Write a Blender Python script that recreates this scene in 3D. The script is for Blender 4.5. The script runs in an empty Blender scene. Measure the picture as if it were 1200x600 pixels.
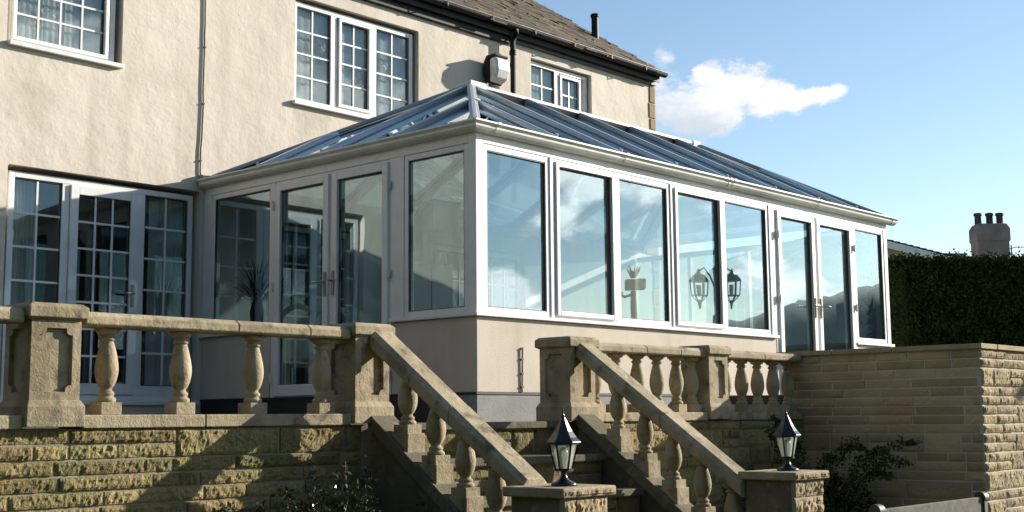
import bpy, math, random
from mathutils import Vector, Matrix, noise
R = math.radians
random.seed(7)
scene = bpy.context.scene
col = scene.collection

# ------------------------------------------------------------ camera
cam_d = bpy.data.cameras.new("camera")
cam = bpy.data.objects.new("camera", cam_d); col.objects.link(cam)
cam_d.sensor_width = 36.0; cam_d.lens = 1515.08/1200*36
cam_d.clip_start = 0.05; cam_d.clip_end = 3000
yaw, pitch, roll = 0.83691, 0.12458, -0.00866
F = Vector((math.sin(yaw)*math.cos(pitch), math.cos(yaw)*math.cos(pitch), math.sin(pitch)))
Rt = Vector((math.cos(yaw), -math.sin(yaw), 0)); Up = Rt.cross(F)
R2 = math.cos(roll)*Rt + math.sin(roll)*Up
U2 = -math.sin(roll)*Rt + math.cos(roll)*Up
cam.matrix_world = Matrix(((R2.x, U2.x, -F.x, -7.588), (R2.y, U2.y, -F.y, -7.238), (R2.z, U2.z, -F.z, 0.013), (0, 0, 0, 1)))
scene.camera = cam

# ------------------------------------------------------------ sun and sky
SUN_DIR = Vector((1.0, -0.36, 0.354)).normalized()      # towards the sun
sun_el = math.asin(SUN_DIR.z); sun_az = math.atan2(SUN_DIR.x, SUN_DIR.y)
sd = bpy.data.lights.new("sun", 'SUN'); sd.energy = 5.0; sd.angle = R(0.5); sd.color = (1.0, 0.93, 0.82)
so = bpy.data.objects.new("sun", sd); col.objects.link(so)
so.rotation_euler = SUN_DIR.to_track_quat('Z', 'Y').to_euler()
world = bpy.data.worlds.new("World"); scene.world = world; world.use_nodes = True
wt = world.node_tree; wn = wt.nodes; wl = wt.links; wn.clear()
def N(t, **k):
    n = wn.new(t)
    for a, b in k.items(): setattr(n, a, b)
    return n
def wmath(op, a, b=None, c=None):
    n = N('ShaderNodeMath', operation=op)
    for i, v in enumerate((a, b, c)):
        if v is None: continue
        if isinstance(v, (int, float)): n.inputs[i].default_value = v
        else: wl.new(v, n.inputs[i])
    return n.outputs[0]
def wramp(v, lo, hi):
    n = N('ShaderNodeMapRange', interpolation_type='SMOOTHSTEP'); wl.new(v, n.inputs[0])
    n.inputs[1].default_value = lo; n.inputs[2].default_value = hi
    return n.outputs[0]
sky = N('ShaderNodeTexSky', sky_type='NISHITA'); sky.sun_disc = False
sky.sun_elevation = sun_el; sky.sun_rotation = sun_az; sky.air_density = 1.0; sky.dust_density = 0.15; sky.ozone_density = 1.5
tc = N('ShaderNodeTexCoord'); sp = N('ShaderNodeSeparateXYZ'); wl.new(tc.outputs['Generated'], sp.inputs[0])
az = wmath('ARCTAN2', sp.outputs[0], sp.outputs[1]); el = wmath('ARCSINE', sp.outputs[2])
def cloud_noise(scale, det, rough=.6, off=0.0):
    mp = N('ShaderNodeMapping'); wl.new(tc.outputs['Generated'], mp.inputs[0]); mp.inputs['Scale'].default_value = (1, 1, 1.7)
    mp.inputs['Location'].default_value = (off, off*.7, off*.3)
    n = N('ShaderNodeTexNoise'); wl.new(mp.outputs[0], n.inputs[0]); n.inputs['Scale'].default_value = scale
    n.inputs['Detail'].default_value = det; n.inputs['Roughness'].default_value = rough
    return n.outputs[0]
n1 = cloud_noise(34, 9, .68)
def blob(a0, e0, ra, re):
    x = wmath('DIVIDE', wmath('SUBTRACT', az, R(a0)), R(ra)); y = wmath('DIVIDE', wmath('SUBTRACT', el, R(e0)), R(re))
    d = wmath('SQRT', wmath('ADD', wmath('MULTIPLY', x, x), wmath('MULTIPLY', y, y)))
    return wmath('SUBTRACT', 1.0, d)
body = None
for b in [(58.1, 14.1, 1.9, 1.35), (57.2, 13.6, 1.9, 1.15), (59.4, 13.7, 1.9, .95), (61.0, 13.65, 1.8, .42), (62.0, 13.8, 1.0, .38), (55.6, 13.5, 2.3, 1.05), (57.0, 14.8, 1.0, .7), (56.6, 12.9, 2.2, .8)]:
    v = blob(*b); body = v if body is None else wmath('MAXIMUM', body, v)
n1c = wmath('MULTIPLY', wmath('SUBTRACT', n1, 0.5), 2.0)
m1 = wramp(wmath('ADD', body, n1c), -.06, 0.42)
wisp = None
for b in [(55.0, 15.7, .7, .5), (54.6, 14.4, 1.2, 1.0), (55.8, 11.9, 1.2, .55), (54.0, 13.0, 2.2, 1.4)]:
    v = blob(*b); wisp = v if wisp is None else wmath('MAXIMUM', wisp, v)
m2 = wmath('MULTIPLY', wramp(wmath('ADD', wisp, wmath('MULTIPLY', n1c, 1.7)), 0.0, 1.0), 0.75)
# scattered cumulus over the garden side (seen in the window panes)
n2 = cloud_noise(6.5, 7, .55, 3.1)
win = wmath('MULTIPLY', wramp(wmath('ABSOLUTE', wmath('SUBTRACT', az, R(138))), R(52), R(26)), wramp(wmath('ABSOLUTE', wmath('SUBTRACT', el, R(10))), R(17), R(6)))
m3 = wmath('MULTIPLY', wramp(n2, 0.46, 0.56), win)
mask = wmath('MINIMUM', wmath('MAXIMUM', wmath('MAXIMUM', m1, m2), m3), 1.0)
# cloud tone: white with a greyer lower left
tone = N('ShaderNodeMix', data_type='RGBA')
wl.new(wramp(wmath('ADD', wmath('ADD', wmath('MULTIPLY', wmath('SUBTRACT', el, R(13.4)), 20.0), wmath('MULTIPLY', wmath('SUBTRACT', az, R(57.0)), 9.0)), wmath('MULTIPLY', n1c, .8)), -0.55, 0.35), tone.inputs[0])
tone.inputs[6].default_value = (4.0, 4.5, 5.0, 1); tone.inputs[7].default_value = (5.9, 6.0, 6.1, 1)
bri = N('ShaderNodeMix', data_type='RGBA'); wl.new(wmath('MULTIPLY', m3, 1.0), bri.inputs[0]); wl.new(tone.outputs[2], bri.inputs[6]); bri.inputs[7].default_value = (17, 16.2, 15.4, 1)
tone = bri
mix = N('ShaderNodeMix', data_type='RGBA'); wl.new(mask, mix.inputs[0]); wl.new(sky.outputs[0], mix.inputs[6]); wl.new(tone.outputs[2], mix.inputs[7])
bg = N('ShaderNodeBackground'); wl.new(mix.outputs[2], bg.inputs[0]); bg.inputs[1].default_value = 0.088
wo = N('ShaderNodeOutputWorld'); wl.new(bg.outputs[0], wo.inputs[0])

scene.view_settings.view_transform = 'Standard'; scene.view_settings.look = 'None'
scene.view_settings.exposure = 0.95; scene.view_settings.gamma = 1.0
scene.render.engine = 'CYCLES'
scene.cycles.caustics_reflective = False; scene.cycles.caustics_refractive = False
scene.cycles.max_bounces = 10; scene.cycles.transparent_max_bounces = 24

# ------------------------------------------------------------ materials
def mat(name, c1, c2=None, scale=3.0, rough=.8, bump=0.0, bscale=40.0, c3=None, s3=1.0, lo3=.55, hi3=.7, metal=0.0, det=6, bump2=0.0, bscale2=6.0, spec=.5, tone=0.0, streak=None):
    m = bpy.data.materials.new(name); m.use_nodes = True
    t = m.node_tree; n = t.nodes; l = t.links
    p = n['Principled BSDF']; p.inputs['Roughness'].default_value = rough; p.inputs['Metallic'].default_value = metal
    p.inputs['Specular IOR Level'].default_value = spec
    p.inputs['Base Color'].default_value = (*c1, 1)
    g = n.new('ShaderNodeNewGeometry')
    def noi(s, d=det, r=.6):
        x = n.new('ShaderNodeTexNoise'); l.new(g.outputs['Position'], x.inputs[0]); x.inputs['Scale'].default_value = s
        x.inputs['Detail'].default_value = d; x.inputs['Roughness'].default_value = r; return x.outputs[0]
    def rmp(v, lo, hi):
        x = n.new('ShaderNodeMapRange'); l.new(v, x.inputs[0]); x.inputs[1].default_value = lo; x.inputs[2].default_value = hi; return x.outputs[0]
    cur = None
    if c2:
        x = n.new('ShaderNodeMix'); x.data_type = 'RGBA'; l.new(rmp(noi(scale), .35, .65), x.inputs[0])
        x.inputs[6].default_value = (*c1, 1); x.inputs[7].default_value = (*c2, 1); cur = x.outputs[2]
    if c3:
        x = n.new('ShaderNodeMix'); x.data_type = 'RGBA'; l.new(rmp(noi(s3), lo3, hi3), x.inputs[0])
        if cur: l.new(cur, x.inputs[6])
        else: x.inputs[6].default_value = (*c1, 1)
        x.inputs[7].default_value = (*c3, 1); cur = x.outputs[2]
    if streak:
        mp = n.new('ShaderNodeMapping'); mp.inputs['Scale'].default_value = (1, 1, .12); l.new(g.outputs['Position'], mp.inputs[0])
        nz = n.new('ShaderNodeTexNoise'); l.new(mp.outputs[0], nz.inputs[0]); nz.inputs['Scale'].default_value = 3.2; nz.inputs['Detail'].default_value = 6
        x = n.new('ShaderNodeMix'); x.data_type = 'RGBA'; l.new(rmp(nz.outputs[0], .50, .80), x.inputs[0]); l.new(cur, x.inputs[6]); x.inputs[7].default_value = (*streak, 1); cur = x.outputs[2]
    if tone:
        at = n.new('ShaderNodeAttribute'); at.attribute_name = 'tone'
        mr = n.new('ShaderNodeMapRange'); l.new(at.outputs['Fac'], mr.inputs[0]); mr.inputs[3].default_value = 1-tone; mr.inputs[4].default_value = 1+tone
        x = n.new('ShaderNodeVectorMath'); x.operation = 'SCALE'; l.new(cur, x.inputs[0]); l.new(mr.outputs[0], x.inputs['Scale']); cur = x.outputs[0]
    if cur: l.new(cur, p.inputs['Base Color'])
    if bump:
        b = n.new('ShaderNodeBump'); b.inputs['Strength'].default_value = 1; b.inputs['Distance'].default_value = bump
        l.new(noi(bscale, 5), b.inputs['Height']); last = b
        if bump2:
            b2 = n.new('ShaderNodeBump'); b2.inputs['Distance'].default_value = bump2; l.new(noi(bscale2, 3), b2.inputs['Height'])
            l.new(b.outputs[0], b2.inputs['Normal']); last = b2
        l.new(last.outputs[0], p.inputs['Normal'])
    return m
def glass(name, tint, k, rough=0.0, wave=0.0):
    m = bpy.data.materials.new(name); m.use_nodes = True
    t = m.node_tree; n = t.nodes; l = t.links; n.clear()
    o = n.new('ShaderNodeOutputMaterial'); tr = n.new('ShaderNodeBsdfTransparent'); tr.inputs[0].default_value = (*tint, 1)
    gl = n.new('ShaderNodeBsdfGlossy'); gl.inputs['Roughness'].default_value = rough; gl.inputs['Color'].default_value = (.76, .92, 1.0, 1)
    geo = n.new('ShaderNodeNewGeometry'); dt = n.new('ShaderNodeVectorMath'); dt.operation = 'DOT_PRODUCT'; l.new(geo.outputs['Normal'], dt.inputs[0]); l.new(geo.outputs['Incoming'], dt.inputs[1])
    def mm(op, a, b=None):
        q = n.new('ShaderNodeMath'); q.operation = op
        for i, v in enumerate((a, b)):
            if v is None: continue
            if isinstance(v, (int, float)): q.inputs[i].default_value = v
            else: l.new(v, q.inputs[i])
        return q.outputs[0]
    fres = mm('ADD', .042, mm('MULTIPLY', .958, mm('POWER', mm('SUBTRACT', 1.0, mm('ABSOLUTE', dt.outputs['Value'])), 5.0)))   # Schlick, same from both sides
    mu = n.new('ShaderNodeMath'); mu.operation = 'MULTIPLY_ADD'; mu.inputs[1].default_value = k; mu.inputs[2].default_value = 0.0; mu.use_clamp = True
    l.new(fres, mu.inputs[0])
    if wave:
        g = n.new('ShaderNodeNewGeometry'); x = n.new('ShaderNodeTexNoise'); l.new(g.outputs['Position'], x.inputs[0]); x.inputs['Scale'].default_value = 1.6; x.inputs['Detail'].default_value = 1
        b = n.new('ShaderNodeBump'); b.inputs['Distance'].default_value = wave; l.new(x.outputs[0], b.inputs['Height']); l.new(b.outputs[0], gl.inputs['Normal'])
    mx = n.new('ShaderNodeMixShader'); l.new(mu.outputs[0], mx.inputs[0]); l.new(tr.outputs[0], mx.inputs[1]); l.new(gl.outputs[0], mx.inputs[2])
    l.new(mx.outputs[0], o.inputs[0]); return m
RENDER = mat('painted_render', (.72, .645, .55), (.67, .595, .50), 1.3, .85, .0028, 34, (.57, .515, .42), 1.4, .55, .75, bump2=.012, bscale2=3.2, spec=.2, streak=(.54, .48, .385))
DWARF = mat('smooth_render', (.64, .56, .46), (.60, .52, .425), 2.5, .85, .002, 60, (.52, .46, .37), 3.5, .54, .78, spec=.2, streak=(.50, .44, .35))
PVC = mat('white_pvc', (.80, .80, .78), (.74, .74, .72), 5, .38, 0, 40, (.62, .62, .57), 7, .56, .80)
SEAL_RUBBER = mat('rubber_seal', (.05, .05, .05), rough=.6)  # black rubber strip around each pane
GUTW = mat('white_gutter', (.78, .78, .74), (.66, .66, .60), 6, .4)
STONE = mat('cast_stone', (.43, .35, .235), (.29, .24, .155), 5, .9, .004, 90, (.12, .10, .065), 9, .54, .72, bump2=.006, bscale2=22, spec=.2, streak=(.16, .13, .085))
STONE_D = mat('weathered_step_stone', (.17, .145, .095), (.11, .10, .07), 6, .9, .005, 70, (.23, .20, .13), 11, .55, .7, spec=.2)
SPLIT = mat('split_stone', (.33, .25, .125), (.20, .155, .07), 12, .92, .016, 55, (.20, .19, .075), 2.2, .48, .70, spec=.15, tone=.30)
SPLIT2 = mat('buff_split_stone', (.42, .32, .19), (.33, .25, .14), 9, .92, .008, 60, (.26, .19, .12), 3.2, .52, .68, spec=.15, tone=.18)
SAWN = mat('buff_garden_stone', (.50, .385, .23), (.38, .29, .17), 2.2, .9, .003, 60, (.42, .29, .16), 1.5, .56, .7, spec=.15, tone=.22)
MORTAR = mat('mortar', (.30, .27, .20), (.22, .19, .13), 7, .95, .003, 80)
MORTAR_M = mat('buff_mortar', (.62, .56, .45), (.5, .45, .36), 7, .95, .003, 80)
MORTAR_P = mat('pale_mortar', (.60, .56, .47), (.5, .46, .38), 7, .95, .003, 80)
COPE = mat('coping_stone', (.44, .34, .20), (.34, .26, .15), 6, .9, .003, 70, spec=.2)
PLINTH = mat('plinth_concrete', (.30, .30, .29), (.24, .24, .23), 4, .9, .003, 60)
BITUMEN = mat('black_band', (.02, .02, .022), rough=.6)
BLACKP = mat('black_paint', (.014, .014, .015), (.022, .022, .022), 8, .55, spec=.2)
FRIEZE = mat('grey_board', (.10, .11, .13), (.06, .065, .08), 5, .6)
SLATE = mat('stone_roof_tile', (.12, .08, .045), (.05, .038, .026), 6, .9, .01, 40, (.17, .15, .07), 9, .54, .66, tone=.4)
BAR = mat('glazing_bar_grey', (.46, .51, .56), (.39, .44, .49), 3, .26, metal=.45)
DARKSEAL = mat('dark_gasket', (.03, .035, .045), rough=.5)
LAMPB = mat('black_lantern_metal', (.012, .013, .015), rough=.28)
FROST = mat('lantern_glass', (.55, .56, .50), (.45, .47, .42), 14, .25)
BRASS = mat('satin_handle', (.42, .38, .30), rough=.3, metal=.8)
GLASS_F = glass('conservatory_glass', (.84, .895, .90), 4.2, 0, .0010)
GLASS_H = glass('house_glass', (.88, .91, .90), 1.7, 0, .0008)
GLASS_R = glass('roof_glass', (.46, .56, .62), 4.0)
GLASS_L = glass('clear_lantern_glass', (.85, .88, .85), 1.6)
FLOORM = mat('interior_floor', (.22, .20, .17), (.18, .16, .14), 3, .5)
PAVE = mat('paving', (.09, .08, .06), (.06, .055, .042), 5, .9, .004, 60)
SOILM = mat('garden_ground', (.035, .03, .02), (.02, .025, .012), 3, .95, .02, 12)
GRASSM = mat('lawn', (.05, .09, .025), (.035, .065, .02), 2, .9, .01, 30)
WOOD = mat('weathered_teak', (.16, .145, .12), (.085, .078, .066), 14, .95, .002, 90)
DARKW = mat('dark_wood', (.05, .045, .04), (.035, .03, .028), 9, .6)
FABRIC = mat('grey_green_fabric', (.14, .15, .14), (.11, .12, .11), 6, .8)
CANE = mat('pale_cane', (.62, .58, .46), (.5, .47, .36), 12, .5)
LEAFD = mat('dark_leaf', (.060, .080, .022), (.028, .042, .012), 3, .8, spec=.12)
LEAFS = mat('glossy_leaf', (.075, .10, .035), (.04, .055, .02), 9, .28)
LEAFR = mat('rusty_leaf', (.10, .05, .03), (.06, .035, .02), 9, .5)
TWIG = mat('twig', (.32, .19, .14), (.20, .12, .09), 9, .8)
BLUELEAF = mat('dark_spiky_leaf', (.012, .022, .018), (.008, .014, .012), 9, .8, spec=.1)
HILLM = mat('wooded_hill', (.030, .042, .020), (.018, .028, .014), .12, .95, c3=(.05, .055, .03), s3=.03)
CHIMM = mat('rendered_chimney', (.27, .225, .20), (.17, .14, .13), 2, .9, .01, 20, (.14, .13, .12), 1.7, .55, .7)
POTM = mat('chimney_pot_clay', (.07, .045, .045), rough=.8)
CURTAIN = mat('net_curtain', (.56, .57, .55), (.48, .49, .48), 12, .9)
CABLEM = mat('cable_sheath', (.07, .06, .045), (.12, .10, .07), 30, .7)

# ------------------------------------------------------------ mesh helper
class MB:
    def __init__(s): s.v = []; s.f = []; s.sm = []; s.tn = []; s.t = None
    def add(s, vs, fs, smooth=False):
        o = len(s.v); s.v += [tuple(v) for v in vs]
        for q in fs: s.f.append([i+o for i in q]); s.sm.append(smooth); s.tn.append(s.t or .5)
        return s
    def box(s, x0, x1, y0, y1, z0, z1):
        if x0 > x1: x0, x1 = x1, x0
        if y0 > y1: y0, y1 = y1, y0
        if z0 > z1: z0, z1 = z1, z0
        return s.add([(x0,y0,z0),(x1,y0,z0),(x1,y1,z0),(x0,y1,z0),(x0,y0,z1),(x1,y0,z1),(x1,y1,z1),(x0,y1,z1)],
              [(3,2,1,0),(4,5,6,7),(0,1,5,4),(1,2,6,5),(2,3,7,6),(3,0,4,7)])
    def beam(s, a, b, w, h, up=(0,0,1)):
        a = Vector(a); b = Vector(b); d = (b-a).normalized(); u = Vector(up)
        r = d.cross(u).normalized(); u = r.cross(d).normalized()
        vs = []
        for p in (a, b):
            for i, j in ((-1,-1),(1,-1),(1,1),(-1,1)): vs.append(p + r*(i*w/2) + u*(j*h/2))
        return s.add(vs, [(0,1,2,3),(7,6,5,4),(1,0,4,5),(2,1,5,6),(3,2,6,7),(0,3,7,4)])
    def tube(s, pts, rad, n=8, caps=True):
        pts = [Vector(p) for p in pts]; rs = rad if isinstance(rad, (list, tuple)) else [rad]*len(pts)
        vs = []; fs = []
        ref = Vector((0,0,1))
        for i, p in enumerate(pts):
            d = (pts[min(i+1, len(pts)-1)] - pts[max(i-1, 0)]).normalized()
            rr = ref if abs(d.z) < .95 else Vector((1,0,0))
            a = d.cross(rr).normalized(); b = d.cross(a)
            for k in range(n):
                t = 2*math.pi*k/n; vs.append(p + a*(math.cos(t)*rs[i]) + b*(math.sin(t)*rs[i]))
        for i in range(len(pts)-1):
            for k in range(n):
                k2 = (k+1) % n; fs.append((i*n+k, i*n+k2, (i+1)*n+k2, (i+1)*n+k))
        s.add(vs, fs, True)
        if caps:
            s.add([vs[k] for k in range(n)], [tuple(range(n))]); s.add([vs[-n+k] for k in range(n)], [tuple(reversed(range(n)))])
        return s
    def lathe(s, prof, n=20, c=(0,0,0), ph=0.0, smooth=True):
        vs = []; fs = []
        for r, z in prof:
            for k in range(n):
                t = 2*math.pi*k/n+ph; vs.append((c[0]+r*math.cos(t), c[1]+r*math.sin(t), c[2]+z))
        m = len(prof)
        for i in range(m-1):
            for k in range(n):
                k2 = (k+1) % n; fs.append((i*n+k, i*n+k2, (i+1)*n+k2, (i+1)*n+k))
        s.add(vs, fs, smooth)
        s.add(vs[:n], [tuple(reversed(range(n)))]); s.add(vs[-n:], [tuple(range(n))])
        return s
    def prism(s, poly, axis, a, b):
        # poly in the two other axes (cyclic order), extruded a..b along axis
        def P(u, v, w):
            return {'x': (w, u, v), 'y': (u, w, v), 'z': (u, v, w)}[axis]
        n = len(poly); vs = [P(u, v, a) for u, v in poly] + [P(u, v, b) for u, v in poly]
        fs = [tuple(range(n)), tuple(range(2*n-1, n-1, -1))]
        for i in range(n):
            j = (i+1) % n; fs.append((j, i, n+i, n+j))
        return s.add(vs, fs)
    def build(s, name, m, parent=None, bevel=0.0, seg=2, recalc=True):
        me = bpy.data.meshes.new(name); me.from_pydata(s.v, [], s.f); me.validate()
        if len(me.polygons) == len(s.sm): me.polygons.foreach_set('use_smooth', s.sm)
        me.materials.append(m)
        if s.t is not None and len(me.polygons) == len(s.tn):
            at = me.attributes.new('tone', 'FLOAT', 'FACE'); at.data.foreach_set('value', s.tn)
        if recalc:
            import bmesh
            b = bmesh.new(); b.from_mesh(me); bmesh.ops.recalc_face_normals(b, faces=b.faces); b.to_mesh(me); b.free()
        o = bpy.data.objects.new(name, me); col.objects.link(o)
        if parent: o.parent = parent
        if bevel:
            bv = o.modifiers.new('b', 'BEVEL'); bv.width = bevel; bv.segments = seg; bv.limit_method = 'ANGLE'; bv.angle_limit = R(40)
        return o
def B(x0, x1, y0, y1, z0, z1): return MB().box(x0, x1, y0, y1, z0, z1)
def tag(o, label, cat, group=None, kind=None):
    if label: o['label'] = label
    if cat: o['category'] = cat
    if group: o['group'] = group
    if kind: o['kind'] = kind
    return o
def thing(name, label, cat, group=None, loc=(0,0,0)):
    o = bpy.data.objects.new(name, None); o.empty_display_size = .1; col.objects.link(o); o.location = loc
    return tag(o, label, cat, group)
def struct(name, mb, m, **k):
    o = mb.build(name, m, **k); o['kind'] = 'structure'; return o
def copy_tree(o, parent=None):
    c = o.copy(); col.objects.link(c); c.parent = parent
    for ch in o.children: copy_tree(ch, c)
    return c
def fn(p, s=1.0): return noise.noise(Vector(p)*s)

# ------------------------------------------------------------ ground
GZ = -1.45
struct('ground', MB().add([(-900,-900,GZ),(900,-900,GZ),(900,900,GZ),(-900,900,GZ)], [(0,1,2,3)]), GRASSM)
struct('flower_bed', MB().add([(-6.8,-2.3,GZ+.005),(-2.75,-2.3,GZ+.005),(-2.75,-1.5,GZ+.005),(-6.8,-1.5,GZ+.005)], [(0,1,2,3)]), SOILM)
struct('terrace', B(-9, 7.5, -1.30, 3.83, -.55, -.02), PAVE)
struct('raised_ground', B(7.6, 30, -2.9, 14, GZ, .20), GRASSM)
struct('side_terrace', B(2.85, 7.6, -2.9, -.02, -.5, .20), PAVE)
# wooded hills beyond the garden, reflected low in the panes
mb = MB(); nA = 90; nR = 9; vs = []; fs = []
def hill_el(a):
    pts = [(60,2.5),(95,4.2),(110,5.9),(116,5.7),(119,5.2),(121,4.6),(124,4.0),(128,3.4),(140,3.0),(170,2.4),(210,2.0)]
    for (a0,e0),(a1,e1) in zip(pts, pts[1:]):
        if a0 <= a <= a1: return e0+(e1-e0)*(a-a0)/(a1-a0)
    return 2
for i in range(nA*4+1):
    a = 62 + (208-62)*i/(nA*4)
    H = math.tan(R(hill_el(a)))*240
    for j in range(nR+1):
        t = j/nR; r = 150 + 90*t
        z = GZ-1 + (H+1.5)*(math.sin(t*math.pi/2)**1.2) + 1.6*t*noise.fractal(Vector((a*.9, r*.1, 0)), .9, 2.1, 4)
        vs.append((r*math.sin(R(a)), r*math.cos(R(a)), z))
for i in range(nA*4):
    for j in range(nR):
        k = i*(nR+1)+j; fs.append((k, k+nR+1, k+nR+2, k+1))
for i in range(nA*4+1):
    pass
mb.add(vs, fs, True); struct('hills', mb, HILLM)

# tree-shaped blocker added out of view to cut sky fill; seen in panes
mb = MB(); vs = []; fs = []; NA = 150
for i in range(NA+1):
    a = 188 + (302-188)*i/NA
    for j in range(15):
        t = j/14; nz_ = noise.fractal(Vector((a*.16, t*3, 7)), .9, 2.1, 5)
        rr_ = 25 + 3*math.sin(t*3.0)*-1 + 2.4*nz_ + (6*t*t)
        hz = GZ + (16+3.0*noise.noise(Vector((a*.11, 0, 2))) + 1.2*noise.noise(Vector((a*.7, 0, 4))))*t
        vs.append((-4+rr_*math.sin(R(a)), -3+rr_*math.cos(R(a)), hz))
for i in range(NA):
    for j in range(14): k = i*15+j; fs.append((k, k+15, k+16, k+1))
mb.add(vs, fs, False)
tb = mb.build('sky_blocker', HILLM, recalc=False); tag(tb, 'dark tree-like belt added outside the picture to block sky light, mirrored in panes', 'light blocker', kind='stuff')

# ------------------------------------------------------------ split-face masonry
def ashlar(name, parent, origin, u, nrm, length, height, m_stone, m_mort, amp, res, seed, band=.145, lmin=.18, lmax=.55, gap=.008, thick=.2, proud=.018, zgap=None):
    rnd = random.Random(seed); O = Vector(origin); u = Vector(u); nrm = Vector(nrm); Z = Vector((0,0,1))
    mb = MB(); z = height; zg = zgap or gap
    def block(a0, a1, z0, z1):
        a0 += gap/2; a1 -= gap/2; z0 += zg/2; z1 -= zg/2
        if a1-a0 < .02 or z1-z0 < .02: return
        nu = max(2, int((a1-a0)/res)); nz = max(2, int((z1-z0)/res)); vs = []; fs = []
        eg = .004
        us = [a0] + [a0+eg+(a1-a0-2*eg)*i/nu for i in range(nu+1)] + [a1]; zz_ = [z0] + [z0+eg+(z1-z0-2*eg)*j/nz for j in range(nz+1)] + [z1]; nu += 2; nz += 2
        mb.t = rnd.uniform(.01, 1); off = rnd.uniform(-.006, .006); tx = rnd.uniform(-.06, .06)*amp/.02*.3
        for j in range(nz+1):
            for i in range(nu+1):
                a = us[i]; zz = zz_[j]
                e = min(i, nu-i, j, nz-j)
                if e == 0: d = -.003
                else:
                    d = proud + off + amp*((.55*noise.fractal(Vector((a*13+seed*3.3, zz*15, seed)), .8, 2.1, 2) + .75*noise.fractal(Vector((a*44+seed*3.3, zz*44, seed+9)), .7, 2.1, 2))) + tx*((i/nu)-.5)*.3
                    if e == 1: d *= .6
                vs.append(O + u*a + Z*zz + nrm*d)
        for j in range(nz):
            for i in range(nu):
                k = j*(nu+1)+i; fs.append((k, k+1, k+nu+2, k+nu+1))
        mb.add(vs, fs, False)
    while z > .01:
        h = min(band*rnd.choice([1, 1, .5, .5, .5] if band == .15 else [1, 1, 1, .5, .5]), z)
        if h < .045: h = z
        a = -rnd.uniform(0, .2)
        while a < length:
            L = rnd.uniform(lmin, lmax)
            if rnd.random() < (.45 if band == .15 else .68) or h < .1: 
                block(max(0, a), min(length, a+L), z-h, z)
            else:
                zm = z-h/2; s0 = rnd.uniform(.3, .7)
                if rnd.random() < .5:
                    block(max(0,a), min(length,a+L), zm, z); block(max(0,a), min(length,a+L*s0), z-h, zm); block(max(0,a+L*s0), min(length,a+L), z-h, zm)
                else:
                    block(max(0,a), min(length,a+L), z-h, zm); block(max(0,a), min(length,a+L*s0), zm, z); block(max(0,a+L*s0), min(length,a+L), zm, z)
            a += L
        z -= h
    st = mb.build('stone_facing', m_stone, parent, recalc=False)
    c = MB(); vs = []
    for dd in (-.001, -thick):
        for a, zz in ((0,0),(length,0),(length,height),(0,height)): vs.append(O+u*a+Z*zz+nrm*dd)
    c.add(vs, [(0,1,2,3),(7,6,5,4),(0,4,5,1),(1,5,6,2),(2,6,7,3),(3,7,4,0)])
    c.build('wall_core', m_mort, parent)
    return st
t = thing('retaining_wall', 'mossy split stone retaining wall under the balustrade left of the steps', 'wall', 'terrace retaining walls')
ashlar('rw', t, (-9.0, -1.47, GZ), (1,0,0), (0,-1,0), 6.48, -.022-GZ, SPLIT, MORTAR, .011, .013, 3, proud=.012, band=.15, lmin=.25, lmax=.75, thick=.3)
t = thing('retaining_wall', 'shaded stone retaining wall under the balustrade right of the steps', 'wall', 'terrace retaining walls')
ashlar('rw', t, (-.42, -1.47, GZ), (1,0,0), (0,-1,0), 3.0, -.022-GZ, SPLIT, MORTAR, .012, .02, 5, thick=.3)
t = thing('garden_wall', 'tall buff coursed stone wall with flat coping at the right of the terrace', 'wall')
ashlar('gw', t, (2.58, -1.3, GZ), (0,-1,0), (-1,0,0), 1.78, .53-GZ, SAWN, MORTAR_M, .005, .022, 11, band=.15, lmin=.22, lmax=.6, gap=.008, thick=.26, proud=.0085)
ashlar('gw', t, (2.58, -3.08, GZ), (1,0,0), (0,-1,0), 9.0, .53-GZ, SPLIT2, MORTAR_P, .009, .016, 13, band=.15, lmin=.22, lmax=.6, gap=.005, zgap=.012, thick=.26, proud=.016)
cp = MB(); y = -1.25
while y > -3.0:
    y2 = max(y-.55, -3.115) if y-.55 > -2.7 else -3.115
    cp.box(2.545, 2.87, y-.003, y2+.003, .531, .572); y = y2
cp.build('coping', COPE, t, .004)
cp = MB(); x = 2.875
while x < 11.5: cp.box(x+.003, x+.597, -3.115, -2.79, .531, .572); x += .6
cp.build('coping', COPE, t, .004)

# ------------------------------------------------------------ balusters, rails, piers
BH = .430
def baluster_mb(h):
    s = h/.43; m = MB()
    b = .0575
    m.box(-b, b, -b, b, 0, .062*s)
    prof = [(.046,.062),(.050,.068),(.050,.080),(.044,.086),(.036,.092),(.040,.100),(.042,.106),(.038,.113),(.030,.120),(.028,.130),(.038,.142),(.049,.168),(.056,.200),(.058,.225),(.0565,.250),(.051,.285),(.043,.320),(.036,.345),(.032,.360),(.031,.366),(.039,.370),(.041,.378),(.038,.385),(.030,.390),(.031,.397),(.046,.403),(.055,.408),(.055,.418)]
    m.lathe([(r, z*s) for r, z in prof], 24)
    m.box(-.05, .05, -.05, .05, .418*s, h)
    return m
def weathered(o, k=.0025):
    # chip the crisp edges a little
    o.data = o.data.copy() if o.data.users > 1 else o.data
    return o
BAL = baluster_mb(BH)
bal_mesh = None
def put_baluster(parent, x, y, z, mesh_src=[None, None], which=0, h=BH, rz=0):
    if mesh_src[which] is None:
        o = baluster_mb(h).build('baluster', STONE, parent, .004, 2); mesh_src[which] = o
    else:
        o = mesh_src[which].copy(); col.objects.link(o); o.parent = parent
    o.location = (x, y, z); o.rotation_euler.z = rz + random.uniform(-.02, .02); return o
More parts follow.
